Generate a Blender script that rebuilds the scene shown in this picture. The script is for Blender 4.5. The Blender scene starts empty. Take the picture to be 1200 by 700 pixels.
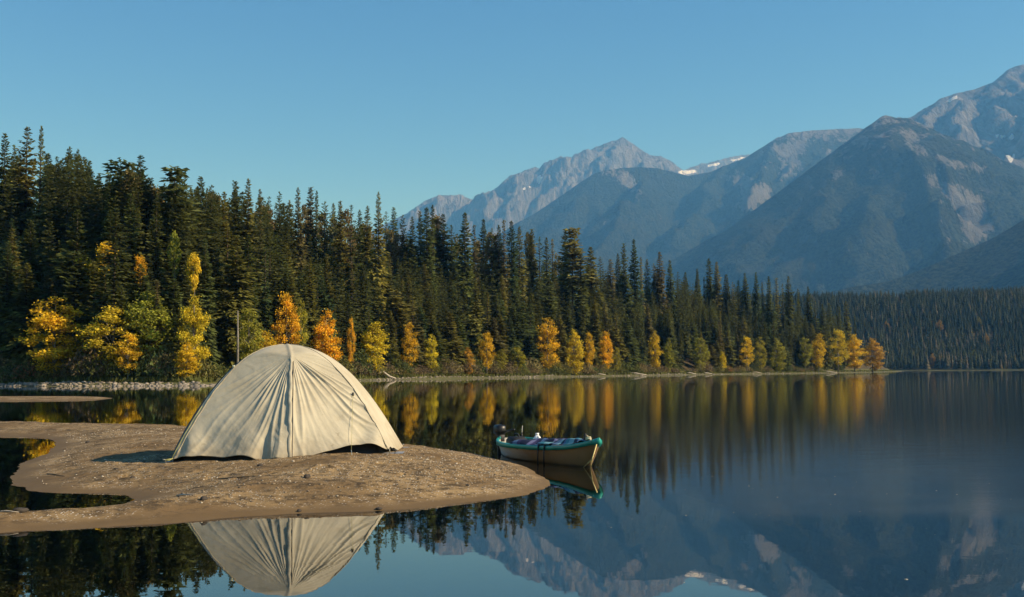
import bpy, math, random
import numpy as np
from mathutils import Vector, Matrix
PI = math.pi
random.seed(11)
RNG = np.random.default_rng(11)
SC = bpy.context.scene
COL = SC.collection

# ------------------------------------------------------------------ camera
F = 1300.0
CAM = Vector((0.0, 0.0, 1.3))
PITCH = math.atan(86.4 / F)
fwd = Vector((0, math.cos(PITCH), math.sin(PITCH)))
rt, up = Vector((1, 0, 0)), Vector((0, -math.sin(PITCH), math.cos(PITCH)))
ROLL = 0.007
rt, up = (rt - ROLL * up).normalized(), (up + ROLL * rt).normalized()
cd = bpy.data.cameras.new('camera'); cam = bpy.data.objects.new('camera', cd); COL.objects.link(cam)
cam.matrix_world = Matrix(((rt.x, up.x, -fwd.x, CAM.x), (rt.y, up.y, -fwd.y, CAM.y), (rt.z, up.z, -fwd.z, CAM.z), (0, 0, 0, 1)))
cd.sensor_width = 36; cd.sensor_fit = 'HORIZONTAL'; cd.lens = F / 1200 * 36
cd.clip_start = 0.1; cd.clip_end = 80000
SC.camera = cam


def ray(x, y): return fwd + rt * ((x - 600) / F) + up * ((350 - y) / F)
def ground(x, y, z=0.0):
    d = ray(x, y); return CAM + d * ((z - CAM.z) / d.z)
def at(x, y, Y):
    d = ray(x, y); return CAM + d * (Y / d.y)
def proj(p):
    v = Vector(p) - CAM; k = v.dot(fwd)
    return 600 + F * v.dot(rt) / k, 350 - F * v.dot(up) / k
def yh(x): return 435.0 - ROLL * (x - 800)


# ------------------------------------------------------------------ noise
def _h(ix, iy, seed):
    n = (ix.astype(np.int64) * 374761393 + iy.astype(np.int64) * 668265263 + seed * 1442695041) & 0x7fffffff
    n = ((n ^ (n >> 13)) * 1274126177) & 0x7fffffff
    n = (n ^ (n >> 16)) & 0xffff
    return n / 32767.5 - 1.0
def vn(x, y, seed=0):
    x = np.asarray(x, float); y = np.asarray(y, float)
    ix, iy = np.floor(x), np.floor(y); fx, fy = x - ix, y - iy
    fx = fx * fx * (3 - 2 * fx); fy = fy * fy * (3 - 2 * fy)
    a, b = _h(ix, iy, seed), _h(ix + 1, iy, seed); c, d = _h(ix, iy + 1, seed), _h(ix + 1, iy + 1, seed)
    return (a + (b - a) * fx) * (1 - fy) + (c + (d - c) * fx) * fy
def fbm(x, y, seed=0, o=4, g=.5):
    s, a, t = 0, 1, 0
    for k in range(o):
        s = s + a * vn(x * 2 ** k + 17.3 * k, y * 2 ** k - 9.1 * k, seed + k); t += a; a *= g
    return s / t
def sstep(a, b, x):
    t = np.clip((x - a) / (b - a), 0, 1); return t * t * (3 - 2 * t)
def sdf(px, py, poly):                      # positive inside
    P = np.asarray(poly, float); Q = np.roll(P, -1, 0)
    d2 = np.full(px.shape, 1e30); ins = np.zeros(px.shape, bool)
    for (ax, ay), (bx, by) in zip(P, Q):
        ex, ey = bx - ax, by - ay
        t = np.clip(((px - ax) * ex + (py - ay) * ey) / (ex * ex + ey * ey + 1e-12), 0, 1)
        d2 = np.minimum(d2, (px - ax - t * ex) ** 2 + (py - ay - t * ey) ** 2)
        if ay != by:
            ins ^= ((ay > py) != (by > py)) & (px < ax + (py - ay) * ex / ey)
    return np.where(ins, 1, -1) * np.sqrt(d2)


# ------------------------------------------------------------------ mesh helpers
class MB:
    def __init__(s): s.v, s.f, s.n, s.var = [], [], 0, []
    def add(s, verts, faces, var=None):
        s.f += [tuple(i + s.n for i in f) for f in faces]
        s.v += [tuple(p) for p in verts]; s.n += len(verts)
        if var is not None: s.var += [var] * len(faces)
    def tube(s, pts, rad, sides=8, caps=True, var=None):
        pts = [Vector(p) for p in pts]; n = len(pts)
        if not hasattr(rad, '__len__'): rad = [rad] * n
        V, Fc = [], []
        for i, p in enumerate(pts):
            t = (pts[min(i + 1, n - 1)] - pts[max(i - 1, 0)]).normalized()
            a = t.cross(Vector((0, 0, 1)))
            if a.length < .05: a = t.cross(Vector((1, 0, 0)))
            a.normalize(); b = t.cross(a)
            for k in range(sides):
                w = 2 * PI * k / sides
                V.append(p + (a * math.cos(w) + b * math.sin(w)) * rad[i])
        for i in range(n - 1):
            for k in range(sides):
                Fc.append((i * sides + k, i * sides + (k + 1) % sides, (i + 1) * sides + (k + 1) % sides, (i + 1) * sides + k))
        if caps:
            Fc.append(tuple(range(sides))[::-1]); Fc.append(tuple((n - 1) * sides + k for k in range(sides)))
        s.add(V, Fc, var)
    def box(s, c, size, rz=0, bev=0.0, rot=None):
        hx, hy, hz = [q / 2 for q in size]; m = rot or Matrix.Rotation(rz, 3, 'Z')
        if bev <= 0: bev = min(hx, hy, hz) * .12
        V = []
        for sx in (-1, 1):
            for sy in (-1, 1):
                for sz in (-1, 1):
                    for ax in range(3):
                        q = [sx * (hx - bev), sy * (hy - bev), sz * (hz - bev)]
                        q[ax] = (sx * hx, sy * hy, sz * hz)[ax]
                        V.append(m @ Vector(q) + Vector(c))
        import bmesh
        bm = bmesh.new(); [bm.verts.new(v) for v in V]
        r = bmesh.ops.convex_hull(bm, input=bm.verts); bm.verts.index_update()
        s.add([v.co.copy() for v in bm.verts], [tuple(v.index for v in f.verts) for f in bm.faces]); bm.free()
    def build(s, name, mat, parent=None, smooth=True, link=True):
        me = bpy.data.meshes.new(name); me.from_pydata(s.v, [], s.f); me.update()
        if s.var and len(s.var) == len(s.f):
            a = me.attributes.new('var', 'FLOAT', 'FACE'); a.data.foreach_set('value', s.var)
        return mesh_obj(name, me, mat, parent, smooth)

def mesh_obj(name, me, mat, parent=None, smooth=True):
    if mat: me.materials.append(mat)
    if smooth: me.polygons.foreach_set('use_smooth', [True] * len(me.polygons))
    o = bpy.data.objects.new(name, me); COL.objects.link(o)
    if parent: o.parent = parent
    return o

def np_mesh(name, V, Fq, attrs=(), face_attrs=()):
    me = bpy.data.meshes.new(name); V = np.asarray(V, np.float32); Fq = np.asarray(Fq, np.int32)
    k = Fq.shape[1]
    me.vertices.add(len(V)); me.vertices.foreach_set('co', V.ravel())
    me.loops.add(Fq.size); me.loops.foreach_set('vertex_index', Fq.ravel())
    me.polygons.add(len(Fq)); me.polygons.foreach_set('loop_start', np.arange(len(Fq), dtype=np.int32) * k)
    me.update(calc_edges=True)
    for n, a in attrs:
        t = me.attributes.new(n, 'FLOAT', 'POINT'); t.data.foreach_set('value', np.asarray(a, np.float32).ravel())
    for n, a in face_attrs:
        t = me.attributes.new(n, 'FLOAT', 'FACE'); t.data.foreach_set('value', np.asarray(a, np.float32).ravel())
    return me

def grid_faces(nu, nv, wrap=False):
    i, j = np.meshgrid(np.arange(nu if wrap else nu - 1), np.arange(nv - 1), indexing='ij')
    i2 = (i + 1) % nu
    return np.stack([i * nv + j, i2 * nv + j, i2 * nv + j + 1, i * nv + j + 1], -1).reshape(-1, 4)

def tag(o, label, cat, group=None):
    o['label'] = label; o['category'] = cat
    if group: o['group'] = group
    return o
def kind(o, k): o['kind'] = k; return o
def empty(name, loc, rz=0.0):
    o = bpy.data.objects.new(name, None); COL.objects.link(o); o.location = loc; o.rotation_euler = (0, 0, rz); o.empty_display_size = .2
    return o


# ------------------------------------------------------------------ materials
class N:
    def __init__(s, name):
        s.m = bpy.data.materials.new(name); s.m.use_nodes = True; s.t = s.m.node_tree; s.t.nodes.clear()
        s.out = s.n('ShaderNodeOutputMaterial')
    def n(s, typ, **kw):
        x = s.t.nodes.new(typ)
        for k, v in kw.items():
            if k.startswith('i_'): s.set(x, k[2:].replace('_', ' '), v)
            else: setattr(x, k, v)
        return x
    def set(s, x, key, v):
        i = x.inputs[int(key)] if key.isdigit() else x.inputs[key]
        if hasattr(v, 'links') and hasattr(v, 'is_output'): s.t.links.new(v, i)
        else: i.default_value = v
    def math(s, op, a, b=0.0, clamp=False):
        x = s.n('ShaderNodeMath', operation=op, use_clamp=clamp); s.set(x, '0', a); s.set(x, '1', b); return x.outputs[0]
    def mix(s, f, a, b, blend='MIX'):
        x = s.n('ShaderNodeMix', data_type='RGBA', blend_type=blend); s.set(x, '0', f); s.set(x, '6', a); s.set(x, '7', b); return x.outputs[2]
    def noise(s, scale, detail=4, rough=.55, vec=None, dist=0.0):
        x = s.n('ShaderNodeTexNoise'); s.set(x, 'Scale', scale); s.set(x, 'Detail', detail); s.set(x, 'Roughness', rough); s.set(x, 'Distortion', dist)
        if vec is not None: s.set(x, 'Vector', vec)
        return x.outputs['Fac']
    def ramp(s, f, a, b, lo=0.0, hi=1.0):
        x = s.n('ShaderNodeMapRange', interpolation_type='SMOOTHSTEP'); s.set(x, 'Value', f); s.set(x, 'From Min', a); s.set(x, 'From Max', b); s.set(x, 'To Min', lo); s.set(x, 'To Max', hi)
        return x.outputs[0]
    def attr(s, name, out='Fac'):
        x = s.n('ShaderNodeAttribute', attribute_name=name); return x.outputs[out]
    def coord(s, k='Object'): return s.n('ShaderNodeTexCoord').outputs[k]
    def pos(s): return s.n('ShaderNodeNewGeometry').outputs['Position']
    def bump(s, h, strength=1.0, dist=1.0):
        x = s.n('ShaderNodeBump'); s.set(x, 'Strength', strength); s.set(x, 'Distance', dist); s.set(x, 'Height', h); return x.outputs[0]
    def bsdf(s, col, rough=.8, spec=.3, normal=None, metal=0.0, **kw):
        x = s.n('ShaderNodeBsdfPrincipled'); s.set(x, 'Base Color', col); s.set(x, 'Roughness', rough); s.set(x, 'Specular IOR Level', spec); s.set(x, 'Metallic', metal)
        if normal is not None: s.set(x, 'Normal', normal)
        for k, v in kw.items(): s.set(x, k.replace('_', ' '), v)
        return x.outputs[0]
    def done(s, sh): s.t.links.new(sh, s.out.inputs['Surface']); return s.m
def C(r, g, b): return (r, g, b, 1.0)

def simple(name, col, rough=.7, spec=.3, var=.25, scale=8.0, bump=.002, metal=0.0):
    k = N(name); v = k.coord()
    n = k.noise(scale, 5, .6, v)
    f = k.ramp(n, .3, .7, 1 - var, 1 + var)
    c = k.mix(1.0, C(*col), k.n('ShaderNodeCombineColor', i_0=f, i_1=f, i_2=f).outputs[0], 'MULTIPLY')
    return k.done(k.bsdf(c, rough, spec, k.bump(k.noise(scale * 5, 3, .6, v), 1.0, bump), metal))

def foliage_mat(name, transl=.25, amp=.55):
    k = N(name)
    oc = k.n('ShaderNodeObjectInfo').outputs['Color']
    va = k.attr('var')
    f = k.ramp(va, 0, 1, 1 - amp, 1 + amp)
    n = k.ramp(k.noise(.55, 3, .6, k.pos()), .3, .7, .75, 1.25)
    g = k.math('MULTIPLY', f, n)
    c = k.mix(1.0, oc, k.n('ShaderNodeCombineColor', i_0=g, i_1=g, i_2=k.math('MULTIPLY', g, .9)).outputs[0], 'MULTIPLY')
    d = k.bsdf(c, .75, .15)
    t = k.n('ShaderNodeBsdfTranslucent', i_Color=c).outputs[0]
    return k.done(k.n('ShaderNodeMixShader', i_0=transl, i_1=d, i_2=t).outputs[0])

M_need = foliage_mat('needles', .38, .5)
M_leaf = foliage_mat('leaves', .34, .38)
M_bark = simple('bark', (.075, .055, .04), .9, .1, .4, 3, .02)
M_birch = simple('pale_bark', (.20, .18, .15), .85, .1, .35, 3, .01)

# ------------------------------------------------------------------ ground heights
SH = [(-260, 150), (-80, 142), (0, 137), (120, 130), (240, 126), (340, 165), (452, 209), (600, 262), (680, 292), (750, 326), (820, 380), (900, 425), (970, 462), (1020, 560), (1056, 690)]
def shore_Y(px): return float(np.interp(px, [a for a, _ in SH], [b for _, b in SH]))
def px_X(px, Y): return (px - 600) / F * Y
near_poly = [(-700, 190), (-320, 150)] + [(px_X(p, Y), Y) for p, Y in SH] + [(245, 730), (180, 800), (60, 900), (-200, 1050), (-900, 1100)]
far_poly = [(-20000, 1700), (-700, 1250), (300, 1090), (600, 1010), (900, 980), (1600, 900), (3500, 700), (20000, 600), (20000, 20000), (-20000, 20000)]
def land_h(X, Y):
    X = np.asarray(X, float); Y = np.asarray(Y, float)
    w = 1.6 * vn(X / 9, Y / 9, 3) + .7 * vn(X / 3.1, Y / 3.1, 8)
    dn = sdf(X, Y, near_poly) + w * sstep(0, 10, np.abs(sdf(X, Y, near_poly)) + 4)
    a = np.maximum(dn, 0)
    hn = 1.15 * (1 - np.exp(-a / 5)) + 23 * (1 - np.exp(-.46 * np.maximum(a - 6, 0) / 23)) + .5 * vn(X / 7, Y / 7, 5) * sstep(6, 20, a)
    df = sdf(X, Y, far_poly)
    b = np.maximum(df, 0)
    hf = 1.2 * (1 - np.exp(-b / 6)) + (93 + 7 * fbm(X / 220, Y / 220, 21, 3)) * sstep(0, 430, b) * (.75 + .25 * sstep(0, 230, b))
    bed = -np.minimum(.07 * np.minimum(np.abs(dn), np.abs(df)), 3.0)
    return np.where(dn > 0, hn, np.where(df > 0, hf, bed))
def gz(x, y): return float(land_h(np.array([x]), np.array([y]))[0])

ang = np.concatenate([np.linspace(-180, -36, 30)[:-1], np.linspace(-36, 36, 440), np.linspace(36, 180, 30)[1:-1]])
rad = np.concatenate([[.5, 2], np.geomspace(5, 30, 90)[:-1], np.geomspace(30, 110, 40)[:-1], np.geomspace(110, 800, 230)[:-1], np.geomspace(800, 18000, 110)])
A, R = np.meshgrid(np.radians(ang), rad, indexing='ij')
GX, GY = R * np.sin(A), R * np.cos(A)
GZ = land_h(GX, GY)
me = np_mesh('ground', np.stack([GX, GY, GZ], -1).reshape(-1, 3), grid_faces(len(ang), len(rad), True)[:, ::-1])
k = N('ground_mat')
p = k.pos(); z = k.n('ShaderNodeSeparateXYZ', i_0=p).outputs[2]
n1 = k.noise(.35, 6, .65, p); n2 = k.noise(2.2, 5, .6, p)
grass = k.mix(n2, C(.06, .068, .022), C(.15, .14, .055))
duff = k.mix(n1, C(.035, .028, .016), C(.10, .075, .035))
grav = k.mix(k.ramp(n2, .4, .7), C(.085, .085, .035), C(.22, .195, .135))
zz = k.math('ADD', z, k.math('MULTIPLY', k.math('SUBTRACT', n1, .5), 1.0))
land = k.mix(k.ramp(zz, 1.0, 2.2), grass, duff)
land = k.mix(k.ramp(zz, -.02, .30), grav, land)
dimmed_silt = k.mix(n1, C(.010, .012, .007), C(.03, .028, .014))
c = k.mix(k.ramp(z, -.06, -.02), dimmed_silt, land)  # silt bed, coloured dark for the light lost in the water
G = mesh_obj('ground', me, k.done(k.bsdf(c, .95, .1, k.bump(k.noise(1.5, 6, .7, p), .6, .25)))); kind(G, 'structure')

# ------------------------------------------------------------------ lake water
k = N('lake_water_mat')
p = k.pos(); sp = k.n('ShaderNodeSeparateXYZ', i_0=p); X, Y = sp.outputs[0], sp.outputs[1]
flat = k.n('ShaderNodeCombineXYZ', i_0=X, i_1=Y).outputs[0]
st = k.n('ShaderNodeCombineXYZ', i_0=k.math('MULTIPLY', X, .6), i_1=Y).outputs[0]
wob = k.math('MULTIPLY', k.math('SUBTRACT', k.noise(.22, 3, .5, flat), .5), 3.2)
Yw = k.math('ADD', Y, wob)
# breeze-ruffled lane across the open water, calm near the bar
lane = k.math('MULTIPLY', k.ramp(Yw, 9.6, 10.6), k.ramp(k.math('ADD', X, k.math('MULTIPLY', wob, .6)), 1.0, 3.5))
far = k.ramp(Y, 16, 60)
calm = k.ramp(k.noise(.05, 3, .5, flat), .35, .65, .75, 1.25)
amp = k.math('MULTIPLY', calm, k.math('ADD', k.math('ADD', .00024, k.math('MULTIPLY', lane, .0007)), k.math('MULTIPLY', far, .0004)))
w1 = k.noise(2.6, 3, .5, st, .4); w2 = k.noise(9.0, 2, .5, st)
hgt = k.math('MULTIPLY', amp, k.math('ADD', k.math('MULTIPLY', w1, 1.6), k.math('MULTIPLY', w2, .28)))
w3 = k.noise(28.0, 2, .6, st)
hgt = k.math('ADD', hgt, k.math('MULTIPLY', k.math('MULTIPLY', lane, .0006), w3))
nb = k.bump(hgt, 1.0, 1.0)
fr = k.n('ShaderNodeFresnel', i_IOR=1.75, i_Normal=nb).outputs[0]
gl = k.n('ShaderNodeBsdfGlossy', i_Color=C(.97, .98, 1), i_Roughness=0.0, i_Normal=nb).outputs[0]
tr = k.n('ShaderNodeBsdfTransparent', i_Color=C(.62, .66, .55)).outputs[0]
W = MB(); W.add([(-19000, -9000, 0), (19000, -9000, 0), (19000, 1750, 0), (-19000, 1750, 0)], [(0, 1, 2, 3)])
# thin film of dust and pollen that the breeze has herded against the calm water: it ends in a soft curved edge
edge = k.math('ADD', Y, k.math('ADD', k.math('MULTIPLY', k.math('SUBTRACT', k.noise(.5, 3, .5, flat), .5), .5), k.math('MULTIPLY', k.math('POWER', k.math('SUBTRACT', X, 3.2), 2.0), .03)))
film = k.math('MULTIPLY', k.math('MULTIPLY', k.ramp(edge, 9.5, 10.6), k.ramp(Y, 34, 13, .25, 1)), k.math('MULTIPLY', k.ramp(k.math('ADD', X, k.math('MULTIPLY', wob, .5)), .7, 2.6), k.ramp(k.math('SUBTRACT', X, k.math('MULTIPLY', Y, .42)), 1.0, -.6, .35, 1)))
film = k.math('MULTIPLY', film, k.ramp(k.noise(1.2, 6, .65, st), .2, .8, .025, .062))
wat = k.n('ShaderNodeMixShader', i_0=fr, i_1=tr, i_2=gl).outputs[0]
dus = k.n('ShaderNodeBsdfDiffuse', i_Color=C(.36, .36, .33)).outputs[0]
lake = W.build('lake_water', k.done(k.n('ShaderNodeMixShader', i_0=film, i_1=wat, i_2=dus).outputs[0]), smooth=False); kind(lake, 'structure')

# ------------------------------------------------------------------ sandbar
bar_px = [(-160, 492), (0, 494), (26, 497.5), (64, 499), (129, 500.5), (213, 501), (300, 507), (380, 514), (440, 520), (500, 525), (550, 531), (583, 538), (610, 547), (630, 556),
          (641, 563), (644, 569), (636, 573), (617, 578.5), (567, 587.5), (500, 595), (457, 598.5), (350, 602), (250, 608), (219, 613), (154, 617), (64, 621), (0, 624.5), (-160, 640),
          (-160, 604), (0, 603), (54, 600), (110, 595.5), (148, 591.5), (156, 586), (150, 580.5), (128, 577.5), (59, 578.5), (18, 571), (12, 560), (24, 550), (18, 545), (40, 537), (62, 529), (64, 519), (58, 512.5), (0, 510.5), (-160, 508)]
bar_poly = [(ground(x, y)[0], ground(x, y)[1]) for x, y in bar_px]
def smooth_poly(P, it=1):
    for _ in range(it):
        Q = []
        for i in range(len(P)):
            a, b = P[i], P[(i + 1) % len(P)]
            Q += [(.75 * a[0] + .25 * b[0], .75 * a[1] + .25 * b[1]), (.25 * a[0] + .75 * b[0], .25 * a[1] + .75 * b[1])]
        P = Q
    return P
bar_poly = smooth_poly(bar_poly, 2)
def bar_h(X, Y):
    d = sdf(X, Y, bar_poly)
    e = d + .085 * fbm(X / .9, Y / .7, 31, 4, .6) + .02 * vn(X / .13, Y / .13, 37)
    top = .25 * (1 - np.exp(-np.maximum(e, 0) / 1.25)) * (.85 + .3 * sstep(-7, 0, X)) + .05 * np.exp(-((X + 1.4) ** 2 + (Y - 14.4) ** 2) / 4)
    top = top * (.8 + .2 * sstep(.1, 1.2, e)) + sstep(.15, .9, e) * (.026 * fbm(X / 1.3, Y / 1.3, 41, 4) + .016 * fbm(X / .16, Y / .16, 51, 3))
    top += sstep(.3, 1.5, e) * .02 * np.abs(vn(X / 2.2 + .4 * vn(X / .7, Y / .7, 2), Y / .45, 61)) * sstep(16, 18, Y)
    under = -np.where(-e < 1.2, .085 * -e, .102 + .3 * (-e - 1.2))
    return np.where(e > 0, top, np.maximum(under, -2.6))
def bz(x, y): return float(bar_h(np.array([float(x)]), np.array([float(y)]))[0])
bx = np.concatenate([np.arange(-19, -9, .09), np.arange(-9, 1.2, .036), np.arange(1.2, 5, .2)]); by = np.concatenate([np.arange(4.2, 7, .2), np.arange(7, 18.5, .036), np.arange(18.5, 36, .14)])
BX, BY = np.meshgrid(bx, by, indexing='ij'); BZ = bar_h(BX, BY)
fp = random.Random(3)
def dimple(x, y, r, dpt, rz, asp=2.0):
    i0, i1 = np.searchsorted(bx, [x - r * 2.6, x + r * 2.6]); j0, j1 = np.searchsorted(by, [y - r * 2.6, y + r * 2.6])
    if i1 <= i0 or j1 <= j0: return
    ux, uy = BX[i0:i1, j0:j1] - x, BY[i0:i1, j0:j1] - y; c_, s_ = math.cos(rz), math.sin(rz)
    q = np.sqrt(((ux * c_ + uy * s_) / asp) ** 2 + (-ux * s_ + uy * c_) ** 2) / r
    if BZ[i0:i1, j0:j1].min() > .06: BZ[i0:i1, j0:j1] += dpt * (-np.exp(-q ** 4) + .55 * np.exp(-((q - 1.25) / .3) ** 2))
for path in ([(-1.2, 13.4), (-2.6, 12.3), (-4.6, 12.6), (-6.2, 14.2), (-7.5, 17)], [(.0, 12.7), (-1.6, 12.2), (-2.9, 13.2)], [(-4.4, 13.6), (-5.6, 12.0), (-5.2, 10.6)], [(-1.0, 13.9), (.0, 13.3)], [(-6, 17.5), (-4.5, 19.5), (-7, 21), (-9, 22)]):
    for a, b in zip(path[:-1], path[1:]):
        L_ = math.hypot(b[0] - a[0], b[1] - a[1]); rz_ = math.atan2(b[1] - a[1], b[0] - a[0]); n_ = int(L_ / .36)
        for q in range(n_):
            f = (q + fp.uniform(-.2, .2)) / n_; sd_ = .1 * (1 if q % 2 else -1)
            dimple(a[0] + (b[0] - a[0]) * f - math.sin(rz_) * sd_, a[1] + (b[1] - a[1]) * f + math.cos(rz_) * sd_, .055, .020 + .012 * fp.random(), rz_ + fp.uniform(-.3, .3))
for _ in range(160): dimple(fp.uniform(-9, -.2), fp.uniform(10.5, 23), fp.uniform(.04, .09), fp.uniform(.006, .016), fp.uniform(0, 3), fp.uniform(1, 1.6))
me = np_mesh('sandbar', np.stack([BX, BY, BZ], -1).reshape(-1, 3), grid_faces(len(bx), len(by)))
k = N('sand_mat')
p = k.pos(); z = k.n('ShaderNodeSeparateXYZ', i_0=p).outputs[2]
n1 = k.noise(.8, 5, .6, p); n2 = k.noise(9, 5, .65, p); n3 = k.noise(60, 3, .6, p)
dry = k.mix(k.ramp(n1, .35, .65), C(.165, .106, .050), C(.31, .215, .108))
dry = k.mix(k.ramp(n2, .46, .64), dry, C(.10, .068, .036))
sp1 = k.n('ShaderNodeTexVoronoi', i_Scale=34.0, i_Vector=p); pc = k.n('ShaderNodeSeparateColor', i_0=sp1.outputs['Color']).outputs[0]
stone = k.math('MULTIPLY', k.ramp(sp1.outputs['Distance'], .38, .25), k.math('MULTIPLY', k.math('GREATER_THAN', pc, .6), k.ramp(n1, .36, .55)))
dry = k.mix(stone, dry, k.mix(pc, C(.2, .17, .14), C(.6, .53, .44)))
wet = k.mix(n1, C(.105, .067, .030), C(.18, .120, .057))
zz = k.math('ADD', z, k.math('MULTIPLY', k.math('SUBTRACT', n1, .5), .05))
wf = k.ramp(zz, .015, .06)
c = k.mix(wf, wet, dry)
wl = k.math('ADD', z, k.math('MULTIPLY', k.math('SUBTRACT', k.noise(.45, 3, .5, p), .5), .09))
wr_ = k.math('MULTIPLY', k.math('MULTIPLY', k.ramp(wl, .070, .085), k.ramp(wl, .115, .095)), k.ramp(k.noise(7, 6, .75, p), .46, .6))
c = k.mix(k.math('MULTIPLY', wr_, .85), c, C(.055, .040, .024))
wr2 = k.math('MULTIPLY', k.math('MULTIPLY', k.ramp(wl, .155, .165), k.ramp(wl, .19, .175)), k.ramp(k.noise(9, 6, .75, p), .5, .62))
c = k.mix(k.math('MULTIPLY', wr2, .8), c, C(.06, .044, .027))
dimmed_silt = k.mix(n1, C(.012, .012, .006), C(.035, .03, .014))
c = k.mix(k.ramp(z, -.28, -.01), dimmed_silt, c)  # sand darkens to silt with depth: the water's dimming is painted in
rough = k.ramp(zz, .01, .07, .7, .95)
hb = k.math('ADD', k.math('MULTIPLY', n3, .35), k.math('ADD', k.math('MULTIPLY', stone, .6), n2))
bar = mesh_obj('sandbar', me, k.done(k.bsdf(c, rough, .12, k.bump(hb, k.ramp(zz, .02, .1, .15, 1.0), .02)))); kind(bar, 'structure')
M_sand = bar.data.materials[0]

# low strip of sand out in the water at the far left
strip = smooth_poly([(ground(x, y)[0], ground(x, y)[1]) for x, y in [(-200, 464.5), (0, 466), (70, 466), (120, 465.8), (137, 467), (118, 468.5), (60, 469.2), (20, 469.6), (-200, 471)]], 2)
bx = np.arange(-62, -12, .25); by = np.arange(44, 84, .3)
SX, SY = np.meshgrid(bx, by, indexing='ij'); d = sdf(SX, SY, strip) + .25 * fbm(SX / 2, SY / 2, 71, 3)
SZ = np.where(d > 0, .14 * (1 - np.exp(-np.maximum(d, 0) / 1.0)), np.maximum(.1 * d, -2.6))
me = np_mesh('sand_strip', np.stack([SX, SY, SZ], -1).reshape(-1, 3), grid_faces(len(bx), len(by)))
kind(mesh_obj('sand_strip', me, M_sand), 'structure')

# ------------------------------------------------------------------ stones
def ico(sub=1):
    import bmesh
    bm = bmesh.new(); bmesh.ops.create_icosphere(bm, subdivisions=sub, radius=1.0); bm.verts.index_update()
    V = np.array([v.co[:] for v in bm.verts]); Fc = np.array([[v.index for v in f.verts] for f in bm.faces]); bm.free(); return V, Fc
ICO = [ico(1), ico(2)]
def stones_mesh(name, P, S, flat=.55, jit=.3, sub=1):
    V0, F0 = ICO[sub - 1]; n = len(P); nv = len(V0)
    sc = S[:, None] * RNG.uniform(.6, 1.4, (n, 3)); sc[:, 2] = S * RNG.uniform(.6, 1.1, n) * flat
    V = V0[None] * (1 + jit * (RNG.random((n, nv, 1)) - .5)) * sc[:, None]
    a = RNG.uniform(0, 2 * PI, n); ca, sa = np.cos(a)[:, None], np.sin(a)[:, None]
    x, y = V[..., 0] * ca - V[..., 1] * sa, V[..., 0] * sa + V[..., 1] * ca
    V = np.stack([x, y, V[..., 2]], -1) + P[:, None]
    Fc = (F0[None] + (np.arange(n) * nv)[:, None, None]).reshape(-1, 3)
    return np_mesh(name, V.reshape(-1, 3), Fc, face_attrs=[('var', np.repeat(RNG.random(n), len(F0)))])
k = N('pebble_mat'); va = k.attr('var'); p = k.pos()
c = k.mix(k.ramp(va, .5, .95), k.mix(k.ramp(va, 0, .5), C(.07, .055, .04), C(.24, .185, .12)), C(.56, .49, .38))
c = k.mix(k.math('MULTIPLY', k.noise(40, 3, .6, p), .5), c, C(.2, .16, .12))
M_peb = k.done(k.bsdf(c, .85, .3))
n = 75000
PX, PY = RNG.uniform(-14, 1.2, n), RNG.uniform(7.5, 24, n)
d = sdf(PX, PY, bar_poly); qx = 600 + F * PX / PY; hz0 = bar_h(PX, PY); qy = 436.5 + F * (1.3 - hz0) / PY
dens = .03 + .6 * sstep(.1, .6, fbm(PX / 1.1, PY / .8, 77, 3) + .25) * .5
dens += .9 * np.exp(-((qx - 560) / 75) ** 2 - ((qy - 552) / 16) ** 2) + .75 * np.exp(-((qy - 588) / 7) ** 2) * (qx > 230) * (qx < 560) + .55 * np.exp(-((qx - 470) / 90) ** 2 - ((qy - 545) / 12) ** 2)
dens += .5 * np.exp(-((qx - 150) / 90) ** 2 - ((qy - 505) / 5) ** 2)
keep = (d > .22 + .22 * (qy > 575)) & (RNG.random(n) < dens * .8)
P = np.stack([PX, PY, hz0 + .002], -1)[keep]
S = .005 + .014 * RNG.random(len(P)) ** 2.5
kind(mesh_obj('pebbles', stones_mesh('pebbles', P, S), M_peb, smooth=False), 'stuff')['label'] = 'pale and dark pebbles scattered over the sandbar'

# separate dark stones one can pick out on the sand
M_stone = simple('dark_stone', (.045, .038, .032), .9, .3, .4, 20, .004)
big = [(164 / 3 + 250, 546.5, .035, 'dark flat stone lying just in front of the tent hem'), (302 / 3 + 250, 572.5, .032, 'dark stone on the sand between the tent and the near water'),
       (582 / 3 + 250, 570, .036, 'dark stone on the right half of the sandbar among pale pebbles'), (895 / 3 + 250, 580, .026, 'small dark stone near the right tip of the sandbar'),
       (103, 519, .05, 'dark clod behind the pebbles on the left arm of the sandbar'), (136, 550, .028, 'small dark stone alone on the flat sand left of the tent'),
       (330 / 3 + 250, 588.5, .045, 'dark brown lump at the near edge of the bar below the tent'), (239, 601.5, .05, 'dark stone at the waterline below the left tent corner'),
       (23, 614, .055, 'dark stone at the near left end of the sand spit'), (155, 568, .03, 'small dark stone beside the inlet left of the tent')]
for x, y, s, lab in big:
    z0 = 0.1
    for _ in range(6):
        g = ground(x, y, z0); z0 = bz(g.x, g.y)
    o = mesh_obj('stone', stones_mesh('stone', np.array([[0, 0, 0.]]), np.array([s]), .6, .35, 2), M_stone)
    o.location = (g.x, g.y, z0 + s * .2); tag(o, lab, 'stone', 'loose dark stones on the sandbar')
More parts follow.
